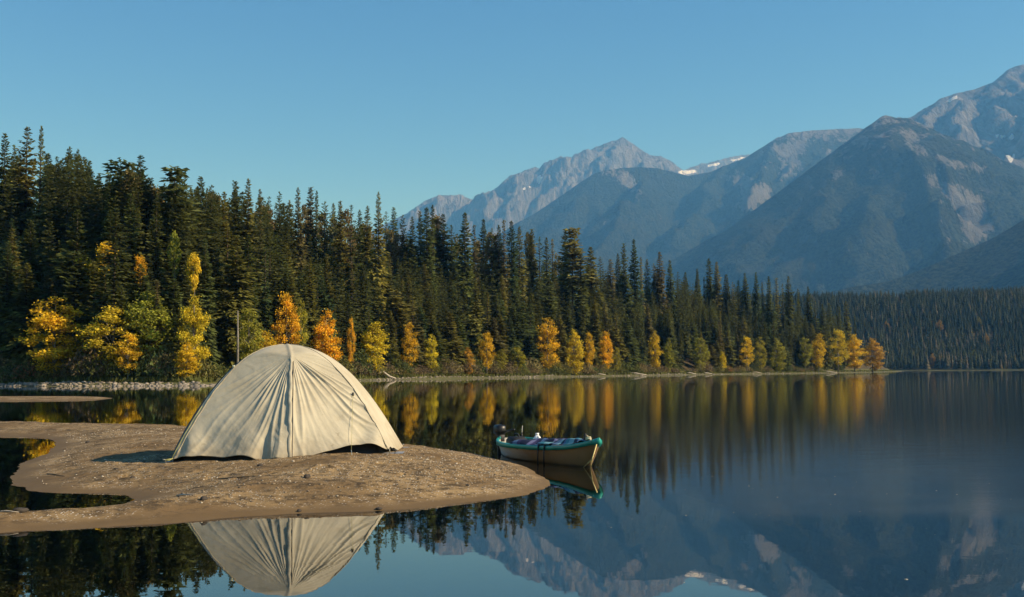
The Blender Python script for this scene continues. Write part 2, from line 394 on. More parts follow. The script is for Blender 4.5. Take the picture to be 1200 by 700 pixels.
# twig on the sand
def on_bar(x, y):
    z0 = .1
    for _ in range(6):
        g = ground(x, y, z0); z0 = bz(g.x, g.y)
    return Vector((g.x, g.y, z0))
M_wood = simple('weathered_wood', (.40, .35, .29), .9, .15, .3, 6, .006)
M_dwood = simple('dark_twig', (.10, .075, .05), .9, .15, .3, 6, .004)
for a, b, lab in [((207, 581.5), (229, 580.5), 'pale thin stick lying on the sand left of centre below the tent'), ((256, 560), (330, 557.5), 'long dark twig lying on the sand in front of the tent'),
                  ((55, 556), (76, 559), 'dark twig on the left sand beside the inlet'), ((0, 616), (22, 615.5), 'pale stick at the near left end of the spit')]:
    p0, p1 = on_bar(*a), on_bar(*b); t = MB(); m_ = p0.lerp(p1, .5); m_.z = bz(m_.x, m_.y)
    lift = Vector((0, 0, .006)); c0 = p0.copy()
    t.tube([p0 + lift - c0, p0.lerp(p1, .3) + lift * 1.5 - c0 + Vector((0, .02, 0)), m_ + lift * 1.6 - c0, p1 + lift - c0], [.007, .008, .006, .003], 6)
    o = t.build('twig', M_wood if 'pale' in lab else M_dwood); o.location = c0; tag(o, lab, 'stick', 'sticks on the sandbar')

# stones of the left shore and the shingle line further along
def shore_pts(pa, pb, n, dlo, dhi):
    out = []
    px = RNG.uniform(pa, pb, n)
    for q in px:
        Y0 = shore_Y(q); dd = RNG.uniform(dlo, dhi); out.append((px_X(q, Y0) , Y0 + dd))
    return np.array(out)
P2 = np.concatenate([shore_pts(-60, 250, 520, -.6, 2.4), shore_pts(240, 470, 260, -1.0, 2.0), shore_pts(440, 800, 480, -1.0, 3.0), shore_pts(780, 1060, 300, -1, 3)])
S2 = np.concatenate([.12 + .26 * RNG.random(520) ** 2, .06 + .16 * RNG.random(260), .08 + .28 * RNG.random(480) ** 2, .1 + .28 * RNG.random(300) ** 2])
Z2 = np.maximum(land_h(P2[:, 0], P2[:, 1]), -.1)
k = N('shingle_mat'); va = k.attr('var')
c = k.mix(va, C(.10, .085, .065), C(.40, .345, .27))
M_sh = k.done(k.bsdf(k.mix(k.noise(3, 4, .6, k.pos()), c, C(.22, .19, .16)), .9, .2))
kind(mesh_obj('shore_gravel', stones_mesh('shore_gravel', np.column_stack([P2, Z2 + .03]), S2, .6, .35, 1), M_sh, smooth=False), 'stuff')['label'] = 'pale stones along the far waterline'

# driftwood
for (x0, x1, y, r, bend, lab) in [(437, 463, 439.8, .22, .9, 'bleached forked driftwood log on the grassy bank just right of the tent'), (735, 757, 437.2, .2, .15, 'longest straight bleached log on the shore right of the boat'),
                                  (803, 815, 435.5, .18, .2, 'bleached log on the shingle under the olive yellow aspen'), (822, 834, 436.4, .16, .1, 'short bleached log lying close to the water right of the boat'), (698, 709, 437.6, .15, .1, 'short grey log on the bank below the bright orange aspen'),
                                  (962, 980, 434.9, .2, .15, 'bleached log below the gold trees at the wooded point'), (880, 892, 434.8, .15, .2, 'grey log at the forest foot near the point')]:
    Y = shore_Y((x0 + x1) / 2) + 2.5
    a, b = Vector((px_X(x0, Y), Y, 0)), Vector((px_X(x1, Y), Y + 1, 0))
    for q in (a, b): q.z = max(gz(q.x, q.y), 0) + r * 1.3
    c0 = a.copy(); c0.z -= r; t = MB(); m_ = a.lerp(b, .45) + Vector((0, 0, bend)); m2 = a.lerp(b, .72) + Vector((0, 0, bend * .2))
    t.tube([a - c0, m_ - c0, m2 - c0, b - c0], [r * .7, r, r * .9, r * .5], 8)
    o = t.build('driftwood_log', M_wood); o.location = c0; tag(o, lab, 'log', 'driftwood logs on the far shore')
    if bend > .5:
        t = MB(); t.tube([m_ - c0, m_ - c0 + Vector((-.7, 0, .5)), m_ - c0 + Vector((-1.1, 0, .45))], [r * .6, r * .4, r * .15], 7); t.build('branch', M_wood, o)

# ------------------------------------------------------------------ mountains
def seg_field(X, Y, lines):
    """Upper envelope of ridges: each ridge drops away from its crest line at its own grade."""
    h = np.full(X.shape, -1e9)
    for pts, grade in lines:
        for a, b in zip(pts[:-1], pts[1:]):
            ex, ey = b[0] - a[0], b[1] - a[1]
            t = np.clip(((X - a[0]) * ex + (Y - a[1]) * ey) / (ex * ex + ey * ey + 1e-9), 0, 1)
            d = np.hypot(X - a[0] - t * ex, Y - a[1] - t * ey)
            h = np.maximum(h, a[2] + (b[2] - a[2]) * t - grade * d + grade * .1 * d * np.exp(-d / 900) * 0)
    return h
def W3(lst): return [tuple(at(x, y, D)) for x, y, D in lst]
k = N('mountain_mat'); p = k.pos()
rock_a, snow_a, scree_a = k.attr('rock'), k.attr('snow'), k.attr('scree')
nf = k.noise(.02, 6, .7, p); nl = k.noise(.0022, 6, .6, p)
stv = k.n('ShaderNodeMapping', i_Scale=(.012, .004, .0022)); k.set(stv, 'Vector', p)
streak = k.noise(1.0, 6, .65, stv.outputs[0], 1.5)
tex = k.noise(.05, 3, .7, p)
forest = k.mix(k.ramp(tex, .35, .65), C(.006, .010, .006), C(.050, .060, .026))
forest = k.mix(k.ramp(nl, .45, .75, 0, .6), forest, C(.045, .045, .024))
rock = k.mix(k.ramp(streak, .35, .65), C(.065, .062, .060), C(.29, .270, .258))
rock = k.mix(k.math('MULTIPLY', nf, .5), rock, C(.12, .11, .10))
scv = k.n('ShaderNodeMapping', i_Scale=(1.6, .5, .55)); k.set(scv, 'Vector', p)
rf = k.ramp(k.math('ADD', rock_a, k.math('MULTIPLY', k.math('SUBTRACT', k.noise(.006, 8, .75, p), .5), 2.6)), .40, .62)
c = k.mix(rf, forest, rock)
c = k.mix(k.ramp(k.math('ADD', scree_a, k.math('MULTIPLY', k.math('SUBTRACT', k.noise(.0065, 9, .78, scv.outputs[0]), .5), 3.6)), .50, .75), c, k.mix(streak, C(.095, .090, .085), C(.25, .238, .225)))
c = k.mix(k.ramp(k.math('ADD', snow_a, k.math('MULTIPLY', k.math('SUBTRACT', k.noise(.012, 4, .6, p), .5), 1.5)), .5, .56), c, C(.82, .83, .86))
M_mtn = k.done(k.bsdf(c, .95, .05, k.bump(k.math('ADD', k.noise(.012, 9, .72, p), k.math('MULTIPLY', streak, 1.2)), 1.0, 90.0)))

def mountain(name, xr, yr, step, lines, rockz, rough, seed, scree=(), snow=(), stepy=None, rockw=260, base_rock=0.0, crag=0.0):
    x = np.arange(xr[0], xr[1], step); y = np.arange(yr[0], yr[1], stepy or step)
    X, Y = np.meshgrid(x, y, indexing='ij')
    wx = rough * 2.2 * fbm(X / 900, Y / 900, seed, 4); wy = rough * 2.2 * fbm(X / 900, Y / 900, seed + 9, 4)
    h0 = seg_field(X, Y, lines); hw = seg_field(X + wx, Y + wy, lines)
    top = max(max(p[2] for p in l[0]) for l in lines)
    near = np.exp(-np.maximum(seg_field(X, Y, [(l[0], 1.0) for l in lines[:1]]) * 0 + (np.max([p[2] for p in lines[0][0]]) - h0), 0) / 1e9)
    cd_ = np.full(X.shape, 1e9)
    for a, b in zip(lines[0][0][:-1], lines[0][0][1:]):
        ex, ey = b[0] - a[0], b[1] - a[1]
        t = np.clip(((X - a[0]) * ex + (Y - a[1]) * ey) / (ex * ex + ey * ey), 0, 1); cd_ = np.minimum(cd_, np.hypot(X - a[0] - t * ex, Y - a[1] - t * ey))
    m = sstep(0, 420, cd_)
    h = h0 * (1 - m) + hw * m
    rid = 1 - np.abs(fbm(X / 620 + .5, Y / 620, seed + 20, 5, .55)) * 2
    h += rough * (rid - .55) * 1.9 * sstep(20, 900, cd_) + rough * .16 * fbm(X / 160, Y / 160, seed + 30, 4, .6) * (.25 + .75 * m)
    rid2 = 1 - np.abs(fbm(X / 210 + wx / 300, Y / 330, seed + 50, 4, .6)) * 2
    hi_ = sstep(rockz - 700, rockz + 200, h)
    h += crag * hi_ * ((rid2 - .5) * 2.2 * sstep(10, 260, cd_) + .55 * fbm(X / 75, Y / 95, seed + 60, 3, .65))
    h = np.where(h < 60, 60 + (h - 60) * .3, h); h = np.maximum(h, -20)
    gy_, gx_ = np.gradient(h, (stepy or step), step) if False else (np.gradient(h, axis=1) / (stepy or step), np.gradient(h, axis=0) / step)
    slope = np.hypot(gx_, gy_)
    rock_ = sstep(rockz - rockw, rockz + rockw, h) * .75 + .35 * sstep(.75, 1.15, slope) * sstep(rockz - 900, rockz, h) + base_rock
    kx = X * rt.x + Y * rt.y + (h - CAM.z) * rt.z; ky = X * up.x + Y * up.y + (h - CAM.z) * up.z; kf = X * fwd.x + Y * fwd.y + (h - CAM.z) * fwd.z
    qx, qy = 600 + F * kx / kf, 350 - F * ky / kf       # bearing and elevation at which each spot of the mountain lies
    def areas(lst, soft):
        q = np.zeros(X.shape)
        for poly in lst: q = np.maximum(q, np.clip(.5 + sdf(qx, qy, poly) / (2 * soft), 0, 1))
        return q
    me = np_mesh(name, np.stack([X, Y, h], -1).reshape(-1, 3), grid_faces(len(x), len(y)), [('rock', rock_), ('snow', areas(snow, 1.5)), ('scree', areas(scree, 9))])
    o = mesh_obj(name, me, M_mtn); kind(o, 'structure'); return o

# far grey peak
Df = 14000
far_r = [(380, 300, Df), (440, 268, Df), (478, 249, Df), (500, 234, Df), (515, 229, Df), (540, 228, Df), (560, 236, Df), (580, 228, Df), (600, 219, Df), (609, 206, Df), (616, 199, Df), (627, 195, Df), (634, 199, Df + 100), (642, 201, Df + 200), (649, 190, Df), (655, 185.5, Df), (660, 184, Df), (666, 189, Df), (671, 194, Df), (679, 190, Df), (687, 186, Df - 100), (690, 177, Df - 100), (699, 171, Df), (704, 170, Df), (716, 165, Df), (723, 164, Df), (729, 160, Df),
         (738, 167, Df), (750, 175, Df), (765, 184, Df + 300), (780, 193, Df + 500), (797, 201, Df + 900), (812, 195, Df + 1200), (835, 189, Df + 1200), (860, 183, Df + 1300), (882, 180, Df + 1400), (920, 190, Df + 1400)]
far_lines = [(W3(far_r), .75),
             (W3([(729, 161, Df), (712, 190, Df - 450), (690, 225, Df - 1100), (660, 262, Df - 1900), (620, 300, Df - 2700)]), .95), (W3([(691, 179, Df - 100), (676, 205, Df - 500), (655, 235, Df - 1100)]), 1.0),
             (W3([(660, 185, Df), (648, 215, Df - 500), (625, 250, Df - 1300), (600, 285, Df - 2200)]), .9), (W3([(622, 198, Df), (605, 230, Df - 700), (585, 262, Df - 1400)]), .9),
             (W3([(560, 236, Df), (548, 262, Df - 800), (530, 300, Df - 1800)]), .8), (W3([(750, 175, Df), (758, 200, Df - 600), (765, 230, Df - 1200)]), .9), (W3([(515, 229, Df), (500, 262, Df - 900)]), .8)]
mountain('grey_peak_mountain', (-3000, 4300), (10600, 16200), 20, far_lines, 1650, 190, 5, stepy=30,
         scree=[[(556, 238), (566, 240), (577, 252), (570, 256), (560, 247)], [(608, 231), (622, 232), (632, 243), (626, 248), (612, 240)], [(758, 184), (775, 190), (797, 201), (790, 207), (765, 200)], [(690, 178), (728, 164), (740, 182), (735, 196), (700, 192)]],
         snow=[[(630, 207), (635, 205), (637, 210), (633, 216), (629, 214)], [(611, 221), (620, 217), (626, 216), (622, 220), (614, 223)], [(786, 203), (800, 200), (817, 199), (816, 202.5), (800, 205), (788, 206)], [(828, 194), (842, 190.5), (848, 191), (840, 194), (830, 196)], [(855, 188), (872, 184), (878, 184), (870, 187), (858, 190)]], rockw=420, crag=15)
# middle mountain: dark shoulder and pale plateau
Dm = 10500
mid_r = [(540, 300, Dm), (600, 266, Dm), (622, 252, Dm), (642, 240, Dm), (662, 227, Dm), (682, 213, Dm), (698, 202, Dm), (712, 198, Dm), (730, 196, Dm), (746, 195, Dm), (770, 196, Dm), (790, 201, Dm), (806, 205, Dm), (830, 201, Dm), (848, 194, Dm), (872, 184, Dm),
         (893, 172, Dm), (912, 160, Dm), (925, 155, Dm), (940, 153, Dm), (962, 151, Dm), (985, 150, Dm), (1005, 149, Dm), (1060, 160, Dm), (1130, 200, Dm)]
mid_lines = [(W3(mid_r), .68), (W3([(746, 195, Dm), (735, 230, Dm - 900), (715, 275, Dm - 2000), (690, 330, Dm - 3300)]), .72), (W3([(912, 160, Dm), (893, 200, Dm - 800), (880, 235, Dm - 1500), (850, 290, Dm - 2700)]), .85),
             (W3([(940, 153, Dm), (930, 185, Dm - 500), (915, 222, Dm - 1200)]), 1.0), (W3([(985, 150, Dm), (960, 185, Dm - 600), (945, 215, Dm - 1100)]), .9), (W3([(848, 194, Dm), (820, 235, Dm - 1000), (790, 285, Dm - 2100)]), .7), (W3([(682, 213, Dm), (655, 260, Dm - 1100), (620, 310, Dm - 2300)]), .7)]
mountain('shoulder_mountain', (-1600, 5200), (6800, 12600), 24, mid_lines, 2150, 80, 15, stepy=40,
         scree=[[(704, 199), (718, 195), (730, 203), (743, 212), (756, 229), (745, 229), (730, 217), (718, 213), (711, 204)], [(850, 205), (870, 202), (890, 214), (909, 221), (901, 236), (880, 248), (860, 244), (868, 225)], [(930, 152), (1010, 146), (1010, 156), (985, 158), (960, 157), (935, 157)], [(905, 170), (925, 160), (950, 160), (935, 200), (915, 215)]], rockw=260, crag=16)
# high massif at the right edge
Dh = 9500
hi_r = [(960, 215, Dh), (1010, 175, Dh), (1050, 145, Dh), (1066, 136, Dh), (1078, 129, Dh), (1092, 121, Dh), (1104, 113, Dh), (1122, 107, Dh), (1136, 105, Dh), (1152, 99, Dh), (1166, 94, Dh), (1176, 87, Dh), (1184, 80, Dh), (1192, 76, Dh), (1204, 74, Dh), (1230, 58, Dh), (1270, 40, Dh), (1320, 60, Dh), (1400, 110, Dh), (1500, 190, Dh)]
hi_lines = [(W3(hi_r), .8), (W3([(1166, 94, Dh), (1150, 125, Dh - 500), (1128, 165, Dh - 1100), (1112, 205, Dh - 1700), (1110, 250, Dh - 2600)]), .9), (W3([(1204, 74, Dh), (1215, 120, Dh - 700), (1212, 160, Dh - 1300), (1195, 205, Dh - 2100), (1170, 250, Dh - 3000)]), .85),
            (W3([(1122, 107, Dh), (1105, 140, Dh - 500), (1085, 180, Dh - 1100)]), .9), (W3([(1270, 40, Dh), (1300, 120, Dh - 1200), (1290, 200, Dh - 2600)]), .8), (W3([(1184, 80, Dh), (1182, 115, Dh - 400), (1172, 148, Dh - 900)]), 1.0)]
mountain('high_massif_mountain', (2300, 7200), (5400, 11600), 22, hi_lines, 1350, 120, 25, stepy=34,
         scree=[[(1118, 163), (1150, 158), (1168, 176), (1205, 192), (1205, 238), (1175, 234), (1150, 206), (1124, 190)], [(1085, 176), (1120, 196), (1205, 206), (1205, 214), (1120, 204), (1082, 184)], [(1120, 215), (1150, 220), (1160, 262), (1150, 285), (1128, 250)]],
         snow=[[(1165, 158), (1172, 157), (1184, 160), (1196, 161), (1190, 163.5), (1176, 163), (1167, 161)], [(1178, 182), (1191, 182), (1187, 186), (1180, 186)], [(1181, 187), (1187, 187), (1187, 191), (1183, 192)], [(1108, 118), (1122, 111), (1124, 113), (1112, 120)]], rockw=600, base_rock=.05, crag=22)
# blue pyramid in front of it
Dp = 7200
py_r = [(730, 345, Dp), (790, 302, Dp), (830, 279, Dp), (870, 260, Dp), (905, 236, Dp), (930, 221, Dp), (952, 207, Dp), (975, 190, Dp), (1000, 171, Dp), (1018, 155, Dp), (1029, 140, Dp), (1037, 133.5, Dp), (1049, 137, Dp), (1064, 138, Dp + 50), (1085, 150, Dp + 200), (1130, 180, Dp + 600)]
py_lines = [(W3(py_r), .72), (W3([(1037, 134, Dp), (1052, 165, Dp - 350), (1075, 205, Dp - 800), (1100, 250, Dp - 1400), (1120, 300, Dp - 2200)]), .8), (W3([(1000, 171, Dp), (1012, 215, Dp - 700), (1020, 250, Dp - 1200)]), .8),
            (W3([(1064, 138, Dp), (1085, 180, Dp - 500), (1108, 225, Dp - 1000)]), .9)]
mountain('pyramid_mountain', (500, 4800), (4300, 8800), 18, py_lines, 1500, 70, 35, stepy=26,
         scree=[[(1080, 200), (1095, 197), (1112, 210), (1130, 223), (1152, 234), (1166, 255), (1168, 268), (1156, 276), (1142, 287), (1130, 281), (1125, 262), (1118, 245), (1106, 230), (1090, 215)], [(1056, 156), (1072, 159), (1090, 176), (1112, 187), (1152, 196), (1150, 201), (1110, 197), (1086, 185), (1064, 167)], [(1100, 258), (1104, 257), (1116, 284), (1112, 288)], [(972, 200), (988, 200), (992, 208), (978, 210)]], rockw=300, crag=16)
# dark wooded slope low at the right
Dn = 4200
nr_r = [(960, 345, Dn), (1000, 336, Dn), (1040, 330, Dn), (1068, 321, Dn), (1100, 307, Dn), (1130, 294, Dn), (1160, 281, Dn), (1185, 267, Dn), (1202, 256, Dn), (1250, 228, Dn), (1330, 190, Dn), (1450, 180, Dn), (1600, 230, Dn)]
mountain('wooded_slope_mountain', (900, 4600), (2500, 5200), 14, [(W3(nr_r), .62), (W3([(1250, 228, Dn), (1235, 290, Dn - 500), (1220, 340, Dn - 1000)]), .6)], 3000, 40, 45, stepy=20)

# ------------------------------------------------------------------ tree meshes
def conifer(seed, H, R, z0, pitch, lobe=.15, power=.85, narrow_top=0.0, dense=1.0, shape='spire', gap=.0):
    r = random.Random(seed); V, Fc, va = [], [], []
    rr = R
    def spray(b, d, L, w, tone):
        side = d.cross(Vector((0, 0, 1)))
        if side.length < .1: side = Vector((1, 0, 0))
        side.normalize(); side = (side + Vector((0, 0, r.uniform(-.7, .7)))).normalized()
        i = len(V); m = b + d * (L * .45)
        w = min(w, .12 + .2 * rr); V.extend([b, m + side * w, b + d * L + Vector((0, 0, -.12 * L)), m - side * w]); Fc.append((i, i + 1, i + 2, i + 3)); va.append(min(1, max(0, tone + r.uniform(-.22, .22))))
    z = z0; pa = r.uniform(0, 6)
    while z < H * .985:
        t = (z - z0) / (H - z0)
        if shape == 'spire': rr = R * ((1 - t) ** power * .97 + .03) * (1 - narrow_top * math.exp(-((t - .75) / .18) ** 2))
        elif shape == 'pine': rr = R * (math.sin(min(1, t * 1.15 + .12) * PI * .86) ** .7) * .9
        if t < .12 and shape == 'spire': rr *= .62 + 3 * t
        nb = max(4, int((8 if t < .7 else 6) * dense))
        wz = 1 + lobe * math.sin(z * 1.7 + pa) + lobe * r.uniform(-1, 1)
        wt = r.uniform(.25, .75)
        for b_ in range(nb):
            a = pa + b_ * 2 * PI / nb + r.uniform(-.35, .35)
            if r.random() < gap: continue
            L = rr * wz * r.uniform(.72, 1.15) * (1 + lobe * math.sin(a * 2 + z * .35))
            if L < .12: L = .12
            el = (-.42 + .85 * t ** 1.5 + r.uniform(-.15, .15)) if shape == 'spire' else r.uniform(-.1, .45)
            d = Vector((math.cos(a) * math.cos(el), math.sin(a) * math.cos(el), math.sin(el))); o = Vector((0, 0, z + r.uniform(-.25, .25)))
            ns = max(1, int(L / .55)); tone = wt + r.uniform(-.2, .2)
            for s_ in range(ns):
                f = (s_ + .45 + r.uniform(0, .3)) / ns; b = o + d * (L * f * .8) + Vector((0, 0, -.16 * L * f * f))
                rem = max(.28, L * (1 - f * .55) * .62)
                for sg in (-1, 1):
                    dd = (Matrix.Rotation(sg * r.uniform(.45, 1.0), 3, 'Z') @ d); dd.z -= .18; dd.normalize()
                    spray(b, dd, min(rem, 1.25) * r.uniform(.75, 1.15), r.uniform(.24, .44), tone)
            spray(o + d * (L * .58), d, L * .46 + .2, .34, tone + .08)
            spray(o + d * (L * .15) + Vector((0, 0, -.1)), d, L * .5, .4, tone - .1)
        z += pitch * r.uniform(.75, 1.2) * (1 - .35 * t); pa += 2.4
    for q in range(5):
        a = q * 1.26; spray(Vector((0, 0, H * .972)), Vector((math.cos(a) * .25, math.sin(a) * .25, 1)).normalized(), H * .028, .1, .5)
    me = bpy.data.meshes.new('crown'); me.from_pydata(V, [], Fc); me.update()
    at_ = me.attributes.new('var', 'FLOAT', 'FACE'); at_.data.foreach_set('value', va); me.materials.append(M_need)
    t = MB(); t.tube([(0, 0, -.6), (0.03, 0, 1), (.08, .03, H * .4), (0, .04, H * .75), (0, 0, H * .985)], [.34, .27, .2, .11, .02], 7)
    tm = bpy.data.meshes.new('trunk'); tm.from_pydata(t.v, [], t.f); tm.update(); tm.materials.append(M_bark); tm.polygons.foreach_set('use_smooth', [True] * len(tm.polygons))
    return me, tm, H, R

CON = {
    'slim': [conifer(101, 30, 3.0, .8, .52, .2, .70), conifer(102, 30, 2.7, 1.2, .50, .24, .62), conifer(103, 30, 3.2, .8, .54, .18, .78), conifer(104, 30, 2.8, 1.0, .52, .28, .6, .2), conifer(105, 30, 2.6, .8, .50, .24, .66), conifer(106, 30, 3.0, 1.4, .52, .3, .66, .15)],
    'broad': [conifer(111, 28, 4.2, .6, .56, .2, .72), conifer(112, 28, 3.8, .8, .56, .24, .66), conifer(113, 28, 4.4, .6, .6, .26, .85)],
    'ragged': [conifer(121, 30, 2.9, 2.0, .8, .34, .75, .3, .9, 'spire', .16), conifer(122, 30, 2.7, 3.0, .78, .4, .65, .2, .9, 'spire', .14), conifer(123, 30, 2.3, 1.6, .75, .36, .6, .35, .9, 'spire', .14)],
    'spindly': [conifer(131, 28, 1.5, 1.5, .56, .3, .5, .35), conifer(132, 28, 1.4, 2.5, .58, .35, .45, .2, .9, 'spire', .1)],
    'pine': [conifer(141, 28, 3.3, 13, .7, .35, 1, 0, 1.1, 'pine', .08), conifer(142, 28, 2.9, 15, .66, .4, 1, 0, 1.1, 'pine', .1)],
}

def decid(seed, H, R, cb, n=46, leaf=(.19, .34), per=92, top=.0):
    """Aspen-like tree: clumps of leaf-sized faces round the limb ends; crown from cb*H to H, radius R."""
    r = random.Random(seed); V, Fc, va = [], [], []
    t = MB(); t.tube([(0, 0, -.4), (.05, 0, H * .3), (-.05, .06, H * .6), (0, 0, H * .93)], [.15, .12, .08, .02], 7)
    zc, hz_ = H * (cb + 1) / 2, H * (1 - cb) / 2
    for q in range(n):
        while True:
            u, v, w = r.uniform(-1, 1), r.uniform(-1, 1), r.uniform(-1, 1)
            l2 = u * u + v * v + w * w
            if l2 < 1 and l2 > .12: break
        taper = 1 - .25 * max(0, w) - top * max(0, w)
        c = Vector((u * R * taper, v * R * taper, zc + w * hz_))
        cr = r.uniform(.45, .85) * min(R, 2.2) * .42; tone = r.random()
        if q % 3 == 0: t.tube([(0, 0, max(H * cb * .7, c.z - R * .9)), (c.x * .5, c.y * .5, c.z - R * .35), c], [.055, .035, .012], 5)
        for _ in range(per):
            d = Vector((r.gauss(0, 1), r.gauss(0, 1), r.gauss(0, .75))) * (cr * .62)
            b = c + d; s = r.uniform(*leaf); a = Vector((r.gauss(0, 1), r.gauss(0, 1), r.gauss(0, 1))).normalized(); e = a.cross(Vector((r.gauss(0, 1), r.gauss(0, 1), r.gauss(0, 1)))).normalized()
            i = len(V); V.extend([b - a * s * .6, b + e * s * .38, b + a * s * .6, b - e * s * .38]); Fc.append((i, i + 1, i + 2, i + 3)); va.append(min(1, max(0, tone * .6 + r.uniform(0, .4))))
    me = bpy.data.meshes.new('crown'); me.from_pydata(V, [], Fc); me.update()
    at_ = me.attributes.new('var', 'FLOAT', 'FACE'); at_.data.foreach_set('value', va); me.materials.append(M_leaf)
    tm = bpy.data.meshes.new('trunk'); tm.from_pydata(t.v, [], t.f); tm.update(); tm.materials.append(M_birch); tm.polygons.foreach_set('use_smooth', [True] * len(tm.polygons))
    return me, tm, H, R
DEC = [decid(201, 12, 2.6, .1, 64), decid(202, 12, 2.4, .06, 70), decid(203, 12, 2.8, .16, 58), decid(204, 12, 2.2, .04, 66, top=.25), decid(205, 12, 2.6, .1, 50)]
TALL = [decid(211, 16, 2.0, .66, 34), decid(212, 16, 1.9, .7, 30)]

def plant(name, var, loc, h, wr, color, rz):
    me, tm, H, R = var
    t = empty(name, loc, rz); s = h / H
    for part, mm in (('trunk', tm), ('crown', me)):
        o = bpy.data.objects.new(part, mm); COL.objects.link(o); o.parent = t; o.scale = (wr, wr, s); o.color = color
    return t
def vary(c, a=.15):
    f = 1 + random.uniform(-a, a); return (c[0] * f * random.uniform(.94, 1.06), c[1] * f, c[2] * f * random.uniform(.9, 1.1), 1)

DARK, OLIVE, BLUISH, BROWN = (.108, .128, .040), (.200, .188, .050), (.080, .114, .050), (.18, .155, .062)
TONES = {'dark green': DARK, 'olive green': OLIVE, 'bluish green': BLUISH, 'brownish': BROWN}

# skyline traced tree by tree: pixel of the tip and habit
SKY = [(-38, 150, 'slim'), (-20, 160, 'broad'), (0, 152, 'slim'), (11, 166, 'ragged'), (26, 144, 'broad'), (43, 143, 'spindly'), (52, 176, 'slim'), (62, 180, 'ragged'), (77, 168, 'slim'), (87, 171, 'spindly'), (101, 185, 'slim'), (93, 195, 'spindly'), (113, 200, 'ragged'), (126, 201, 'slim'), (137, 184, 'pine'), (161, 178, 'broad'),
       (175, 205, 'ragged'), (190, 212, 'slim'), (202, 192, 'pine'), (214, 212, 'slim'), (233, 204, 'broad'), (246, 214, 'ragged'), (261, 222, 'slim'), (274, 210, 'slim'), (289, 206, 'slim'), (303, 219, 'spindly'), (314, 228, 'ragged'), (326, 222, 'ragged'), (338, 232, 'slim'), (348, 217, 'slim'), (363, 217, 'slim'), (370, 221, 'spindly'), (380, 234, 'ragged'), (390, 236, 'slim'), (398, 234, 'slim'), (411, 238, 'ragged'), (421, 244, 'slim'), (430, 239, 'slim'), (443, 222, 'slim'),
       (452, 246, 'ragged'), (461, 241, 'slim'), (472, 250, 'ragged'), (483, 252, 'slim'), (492, 246, 'slim'), (500, 241, 'slim'), (507, 238, 'spindly'), (519, 249, 'broad'), (529, 262, 'ragged'), (545, 247, 'slim'), (556, 262, 'spindly'), (567, 255, 'slim'), (577, 266, 'ragged'), (585, 262, 'slim'), (591, 256, 'spindly'), (600, 257, 'slim'), (609, 264, 'slim'), (624, 267, 'slim'), (633, 276, 'ragged'), (641, 277, 'slim'), (648, 279, 'spindly'), (663, 270, 'slim'), (671, 265, 'pine'), (681, 290, 'slim'), (693, 288, 'broad'), (704, 300, 'ragged'), (716, 303, 'slim'), (725, 296, 'slim'),
       (732, 284, 'slim'), (744, 279, 'slim'), (752, 300, 'spindly'), (759, 303, 'slim'), (767, 308, 'ragged'), (774, 294, 'slim'), (786, 304, 'slim'), (795, 318, 'ragged'), (804, 318, 'slim'), (818, 314, 'slim'), (826, 324, 'spindly'), (832, 302, 'slim'), (841, 306, 'slim'), (852, 321, 'slim'), (859, 330, 'ragged'), (866, 328, 'slim'), (874, 319, 'slim'), (887, 318, 'slim'), (894, 330, 'spindly'), (902, 323, 'slim'), (911, 325, 'spindly'), (918, 332, 'ragged'), (925, 323, 'slim'), (936, 338, 'spindly'),
       (948, 335, 'slim'), (956, 352, 'ragged'), (964, 356, 'slim'), (972, 355, 'slim'), (983, 358, 'slim'), (992, 353, 'slim'), (1002, 370, 'spindly')]
def sky_y(px): return float(np.interp(px, [a for a, _, _ in SKY], [min(b for c, b, _ in SKY if abs(c - a) < 9) for a, _, _ in SKY]))
TREES = []       # (px, py_top, X, Y, habit, tone, row)
def pick_tone(w=(.5, .32, .1, .08)): return random.choices(list(TONES), w)[0]
placed = []
def add_tree(px, top, Y, habit, row, tone=None):
    X = px_X(px, Y)
    z0 = gz(X, Y); zt = CAM.z + (yh(px) - top) * Y / F
    h = zt - z0
    TREES.append((px, top, X, Y, z0, h, habit, tone or pick_tone(), row)); placed.append((X, Y))
for px, top, hb in SKY:
    best = None
    tgt = {'slim': 21, 'broad': 22, 'ragged': 20, 'spindly': 19, 'pine': 23}[hb] + random.uniform(-3, 3)
    for b in np.linspace(26, 115, 34):
        Y = shore_Y(px) + b * (1.0 if px < 900 else max(.25, (1060 - px) / 160)); X = px_X(px, Y); h = CAM.z + (yh(px) - top) * Y / F - gz(X, Y)
        e = abs(h - tgt) + random.uniform(0, 1.0)
        if best is None or e < best[0]: best = (e, Y)
    add_tree(px, top, best[1], hb, 'sky', pick_tone((.56, .24, .14, .06)))
def fill(n, b0, b1, row, hlo, hhi, mind, pxr=(-45, 1000)):
    c, tries = 0, 0
    while c < n and tries < 6000:
        tries += 1
        px = random.uniform(*pxr); Y = shore_Y(px) + random.uniform(b0, b1) * (1.0 if px < 900 else max(.3, (1060 - px) / 160))
        if random.random() > Y / 420: pass
        X = px_X(px, Y)
        if min((abs(X - a) + abs(Y - b) * .6 for a, b in placed), default=99) < mind: continue
        z0 = gz(X, Y)
        if z0 < .9: continue
        h = random.uniform(hlo, hhi); ymin = sky_y(px) + random.uniform(5, 26)
        top = yh(px) - (z0 + h - CAM.z) / Y * F
        if top < ymin: top = ymin
        h = CAM.z + (yh(px) - top) * Y / F - z0
        if h < 7: continue
        hb = random.choices(['slim', 'broad', 'ragged', 'spindly', 'pine'], (.52, .2, .16, .09, .03))[0]
        add_tree(px, top, Y, hb, row); c += 1
fill(72, 7, 14, 'front', 8, 18, 2.7)
